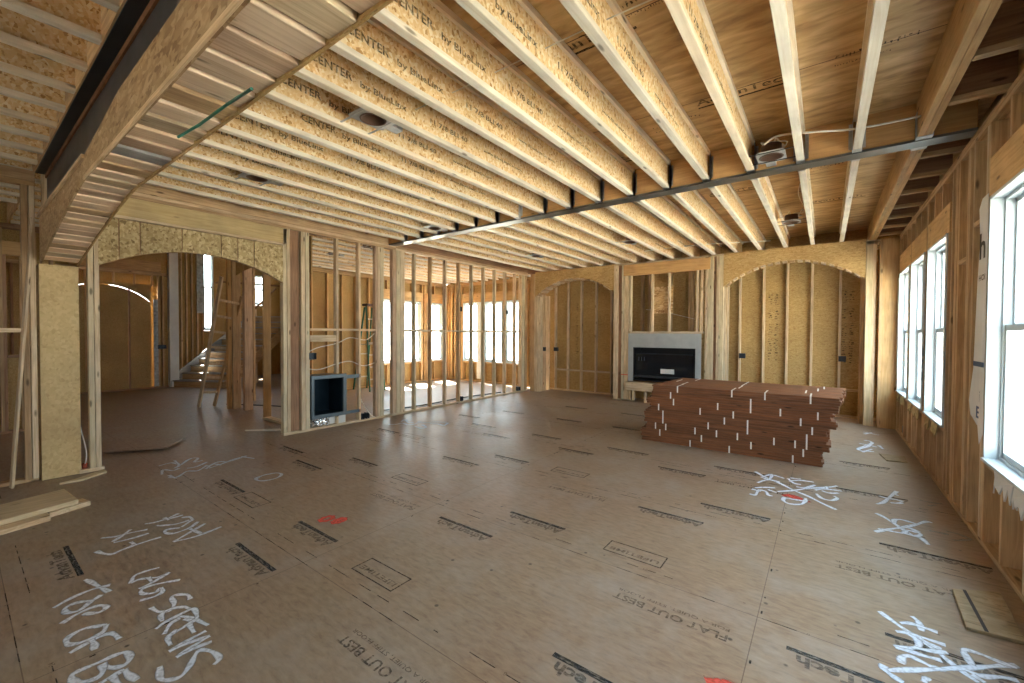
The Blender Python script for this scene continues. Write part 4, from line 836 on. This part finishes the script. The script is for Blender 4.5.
# small wiring on recessed light housings
CANM=plain('can_interior',(.16,.09,.06),.4,.3)
def can_light(x,y,lab,wires=True,drop=0):
    r=empty('recessed_light_housing',(x,y,ZC+.03)); tag(r,lab,'light housing','recessed light housings in the ceiling')
    z=ZC+.025; n=28; h=.15; rr=.085; vs=[];fs=[]
    for k in range(n):
        t=2*math.pi*k/n; c,s=math.cos(t),math.sin(t); m_=max(abs(c),abs(s)); 
        for zz in (z,z+.002):
            vs.append((x+rr*c,y+rr*s,zz)); vs.append((x+h*c/m_*.75,y+h*s/m_,zz))
    for k in range(n):
        q=4*k; w=4*((k+1)%n); fs+=[(q,q+1,w+1,w),(q+2,w+2,w+3,q+3),(q,w,w+2,q+2),(q+1,q+3,w+3,w+1)]
    mesh('mounting_plate',vs,fs,STEEL,r)
    vs=[];fs=[]
    for k in range(n):
        t=2*math.pi*k/n; c,s=math.cos(t),math.sin(t)
        for q_,zz in ((rr+.012,z-.006),(rr-.003,z-.012),(rr-.005,z+.10)): vs.append((x+q_*c,y+q_*s,zz))
    vs.append((x,y,z+.10))
    for k in range(n):
        q=3*k; w=3*((k+1)%n); fs+=[(q,w,w+1,q+1),(q+1,w+1,w+2,q+2),(q+2,w+2,3*n)]
    mesh('can',vs,fs,CANM,r,smooth=True)
    boxes('junction_box',[(x-.06,x+.02,y+.15,y+.26,z,z+.07)],STEEL,r,.003)
    bc=X0-.2+.4*round((x-X0+.2)/.4)
    for yy in (y-.12,y+.12): boxes('bar_hanger',[(bc-.17,bc+.17,yy-.008,yy+.008,z-.004,z+.0)],BLKSTEEL if wires else STEEL,r)
    if wires:
        for q in range(3):
            pts=[(x-.02,y+.2,z+.05)]+[(x+R.uniform(-.14,.14),y+R.uniform(.0,.3),z+R.uniform(.06,.2)) for _ in range(4)]+[(x-.02,y+.22,z+.05)]
            tube('wire_loop',[tuple(p) for p in smoothpath(pts,5)],.007,WIREW,r)
    return r
can_light(-2.745,1.92,'round recessed light housing beside the third printed joist near the arched beam',False)
can_light(-4.76,1.93,'recessed light housing near the header of the arched hall opening',False)
can_light(-4.81,4.45,'recessed light housing at the end of the steel strap by the stud wall',False)
can_light(-4.81,7.25,'recessed light housing near the niche beside the open stud wall',False)
can_light(-2.76,7.12,'recessed light housing in front of the fireplace',False)
can_light(-.42,4.45,'recessed light housing with looped white wires in front of the steel strap')
can_light(-.42,7.2,'recessed light housing with looped white wires before the niche behind the board pile')
can_light(-8.2,4.75,'recessed light housing over the room beyond the metal box',False)
can_light(-7.0,4.75,'recessed light housing just beyond the stud wall above the metal box',False)
# ------------------------------------------------------------------ outlet boxes
def outlet(x,y,z,ax,lab,n=1):
    o=empty('outlet_box',(x,y,z)); tag(o,lab,'outlet box','plastic outlet boxes nailed to the framing')
    w=.055*n; B=(lambda u0,u1,c0,c1,z0,z1:(x+c0,x+c1,y+u0,y+u1,z0,z1)) if ax=='x' else (lambda u0,u1,c0,c1,z0,z1:(x+u0,x+u1,y+c0,y+c1,z0,z1))
    boxes('box_shell',[B(-w/2,w/2,-.006,0,z-.05,z+.05),B(-w/2,-w/2+.004,0,.07,z-.05,z+.05),B(w/2-.004,w/2,0,.07,z-.05,z+.05),B(-w/2,w/2,0,.07,z+.046,z+.05),B(-w/2,w/2,0,.07,z-.05,z-.046)] if ax=='x' else [B(-w/2,w/2,.064,.07,z-.05,z+.05),B(-w/2,-w/2+.004,0,.07,z-.05,z+.05),B(w/2-.004,w/2,0,.07,z-.05,z+.05),B(-w/2,w/2,0,.07,z+.046,z+.05),B(-w/2,w/2,0,.07,z-.05,z-.046)],BOXBLUE,o)
    boxes('back_panel',[B(-w/2+.004,w/2-.004,.01,.02,z-.045,z+.045)],BOXBLUE,o)
outlet(XL-.06,4.17,.085,'x','dark outlet box low on the stud beside the metal box',1); outlet(XL-.06,4.27,.085,'x','second dark outlet box low beside the metal box',1)
outlet(XL-.06,6.60,.09,'x','outlet box low on the stud wall below the open window room'); outlet(XL-.06,8.70,.09,'x','outlet box low on the stud wall next to the corner post',2)
outlet(XL-.06,6.56,2.02,'x','switch box high on a stud of the open wall'); outlet(XL-.06,8.17,2.02,'x','switch box high on a stud near the corner post')
outlet(XL-.06,3.31,1.14,'x','dark box mounted inside the bay above the metal box',2)
outlet(-5.93,9.30,1.10,'x','black outlet box on the side studs of the niche beside the stud wall'); outlet(-5.75,9.62,1.09,'y','black outlet box on the back wall of the niche beside the stud wall',2)
outlet(-1.36,9.62,1.07,'y','black outlet box behind the board pile nearer the fireplace',2); outlet(.24,9.62,1.07,'y','black outlet box behind the board pile nearer the window wall',2)
outlet(-3.24,9.6,2.36,'y','black box in the recess above the fireplace',2)
outlet(.94,8.45,.10,'x','black outlet box low in the window wall near the corner',2); outlet(.94,5.46,.10,'x','black outlet box low in the window wall under the post',2)
outlet(-14.28,1.62,1.1,'x','black switch box by the boarded arched doorway',3); outlet(-14.28,3.40,1.1,'x','black switch box beyond the boarded arched doorway',3)
# ------------------------------------------------------------------ pile of strapped board bundles
BW,BH=.30,.0885; LB=2.077
straps={0:[-1.43,-.96,-.29],1:[-1.83,-1.29,-.72,-.19],2:[-1.89,-1.75,-1.37,-1.11,-.87,-.48,-.27,-.16],3:[-1.79,-1.21,-.76,-.16],4:[-1.79,-1.02,-.76,-.11],5:[-1.85,-1.31,-.92,-.22],6:[-1.65,-1.1,-.73,-.42,-.06],7:[-1.69,-.73],8:[-1.60,-.94,-.58,-.13]}
def bundle(xs,lab,row,lay):
    x0=xs; y0=5.89+row*(BW+.008); z0=lay*BH
    r=empty('board_bundle',(x0,y0,z0+.001)); tag(r,lab,'board bundle','strapped bundles of reddish-brown boards in the pile')
    for k in range(3):
        for j in range(2):
            dx=R.uniform(-.02,.02); yy=y0+j*.151; zz=z0+.001+k*.0292
            mesh('board',[(a_+x0+dx if a_==0 else a_+x0+dx,b_+yy,c_+zz) for a_,b_,c_ in bxv(0,LB,0,.147,0,.0275)],BF,wood('deckboard','x'),r,.003)
    ss=straps[lay] if row==0 else [x0+R.uniform(.1,.4),x0+R.uniform(.8,1.2),x0+R.uniform(1.6,1.9)]
    for sx in ss:
        sx=min(max(sx,x0+.03),x0+LB-.03)
        t=.0012
        boxes('strap',[(sx-.008,sx+.008,y0-t-.001,y0-.0002,z0+.001,z0+BH),(sx-.008,sx+.008,y0+.299,y0+.301,z0+.001,z0+BH-.001),(sx-.008,sx+.008,y0-t,y0+.30,z0+BH-.0006,z0+BH+.0008)],STRAPW,r)
ROW=['front','second','third','back']
for lay in range(9):
    for row in range(4):
        xs=-2.10+lay*.018+R.uniform(-.022,.022)
        if lay==8: xs=-1.93+row*.02
        if lay in (2,5): xs+=.02
        lev='bottom' if lay==0 else 'top' if lay==8 else ORD[lay]+' from the floor'
        bundle(xs,'strapped reddish-brown board bundle in the pile, %s layer, %s row'%(lev,ROW[row]),row,lay)
# ------------------------------------------------------------------ loose boards and scraps
def slab(name,poly,z0,z1,mat,lab,cat='board'):
    o=prism(name,poly,'z',z0,z1,mat,None,bev=.003); tag(o,lab,cat); return o
slab('plank',[(-5.50,.60),(-5.06,.635),(-4.75,-.5),(-5.19,-.62)],.040,.078,wood('green','y'),'wide olive-toned plank lying on other lumber by the plywood-clad post')
slab('plank',[(-5.12,.47),(-5.21,.68),(-5.07,.71),(-4.98,.46)],.0,.038,wood('pale','y'),'short pale offcut under the end of the wide olive-toned plank')
slab('plank',[(-5.10,.45),(-4.90,.46),(-4.66,-.5),(-4.88,-.5)],.0,.038,wood('pale','y'),'long pale plank under the edge of the wide olive-toned plank')
slab('plank',[(-5.98,.62),(-6.02,.72),(-6.22,.98),(-6.10,.98),(-5.96,.78)],.0,.02,wood('green','y'),'small split offcut at the foot of the opening post')
slab('plank',[(-7.05,2.66),(-6.97,2.72),(-6.62,3.0),(-6.72,3.03)],.0,.02,wood('flange','x'),'short pale stick lying at the foot of the heavy stud post','stick')
slab('panel_offcut',[(-7.0,1.10),(-6.65,1.62),(-7.1,1.95),(-7.75,1.35)],.03,.042,FLOOR,'raised sheet edge lying in the hall opening','panel')
pb=slab('panel_offcut',[(.595,3.08),(.80,3.10),(.83,3.62),(.615,3.50)],.0,.018,SCRAP,'grey-tan plywood offcut lying by the window wall close to the camera','panel')
slab('panel_offcut',[(.56,6.98),(.80,7.0),(.79,6.70),(.60,6.66)],.0,.015,SCRAP,'square plywood offcut on the floor by the window wall near the corner','panel')
boxes('chalk_line',[(.66,.675,3.09,3.52,.0181,.0186)],INK,pb)
lum_=boxes('red_chalk_mark',[(-3.70,-3.54,F0-.002,F0-.0005,.58,.60)],RED,wf)
r=empty('cable_pot',(-6.45,.86,.04)); tag(r,'small red pot with a pale cable rising from it between plywood-clad post and opening stud','pot')
vs=[];fs=[];n=14
for k in range(n):
    t=2*math.pi*k/n
    for q_,zz in ((.03,.04),(.036,.09),(.030,.09),(.026,.05)): vs.append((-6.33+q_*math.cos(t),.845+q_*math.sin(t)*.7,zz))
for k in range(n):
    q=4*k;w=4*((k+1)%n)
    for j in range(3): fs.append((q+j,w+j,w+j+1,q+j+1))
fs.append(tuple(4*k for k in range(n))[::-1]); mesh('pot_body',vs,fs,REDP,r,smooth=True)
tube('pale_cable',[tuple(p) for p in smoothpath([(-6.33,.845,.06),(-6.33,.86,.2),(-6.36,.83,.42),(-6.38,.80,.6)])],.006,WRAP,r)
# ------------------------------------------------------------------ sky, camera
w=bpy.data.worlds.new('sky'); S.world=w; w.use_nodes=True; t=w.node_tree; t.nodes.clear()
o=t.nodes.new('ShaderNodeOutputWorld'); b=t.nodes.new('ShaderNodeBackground'); tc=t.nodes.new('ShaderNodeTexCoord'); sx=t.nodes.new('ShaderNodeSeparateXYZ')
t.links.new(tc.outputs['Generated'],sx.inputs[0]); rp=ramp(t,[(.0,(.80,.80,.78)),(.5,(.93,.97,1.0)),(.62,(.84,.93,1.0)),(1,(.60,.79,1.0))])
ma=N(t,'ShaderNodeMath',operation='MULTIPLY_ADD'); ma.inputs[1].default_value=.5; ma.inputs[2].default_value=.5; t.links.new(sx.outputs[2],ma.inputs[0]); t.links.new(ma.outputs[0],rp.inputs[0]); t.links.new(rp.outputs[0],b.inputs[0]); b.inputs[1].default_value=WORLD
t.links.new(b.outputs[0],o.inputs[0])
sl=bpy.data.lights.new('sun','SUN'); sl.energy=SUN; sl.angle=.01; sl.color=(1,.97,.90); so=bpy.data.objects.new('sun',sl); COL.objects.link(so); so.location=(-20,10,20); so.rotation_euler=mathutils.Vector((.50,-.18,-.85)).to_track_quat('-Z','Y').to_euler()
cam=bpy.data.cameras.new('camera'); co=bpy.data.objects.new('camera',cam); COL.objects.link(co); S.camera=co
cam.sensor_width=36; cam.lens=420/1024*36; cam.clip_start=.02; cam.clip_end=300
f_=420.;cx_,cy_=512,341.5
Yv=np.array([826-cx_,335-cy_,f_]);Yv/=np.linalg.norm(Yv); Xv=-np.array([-50-cx_,331-cy_,f_]);Xv-=Xv.dot(Yv)*Yv;Xv/=np.linalg.norm(Xv); Zv=np.cross(Xv,Yv)
Rm=np.array([Xv,Yv,Zv]); M=mathutils.Matrix.Identity(4)
for i in range(3):
    M[i][0]=Rm[i][0]; M[i][1]=-Rm[i][1]; M[i][2]=-Rm[i][2]
M.translation=(0,0,1.5); co.matrix_world=M
S.view_settings.view_transform='Standard'; S.view_settings.look='None'; S.view_settings.gamma=1; S.view_settings.use_curve_mapping=False; S.view_settings.exposure=EXPO
S.cycles.max_bounces=10; S.cycles.diffuse_bounces=7; S.cycles.glossy_bounces=3; S.cycles.transparent_max_bounces=16; S.cycles.use_denoising=True; S.cycles.sample_clamp_indirect=12; S.cycles.caustics_reflective=False; S.cycles.caustics_refractive=False
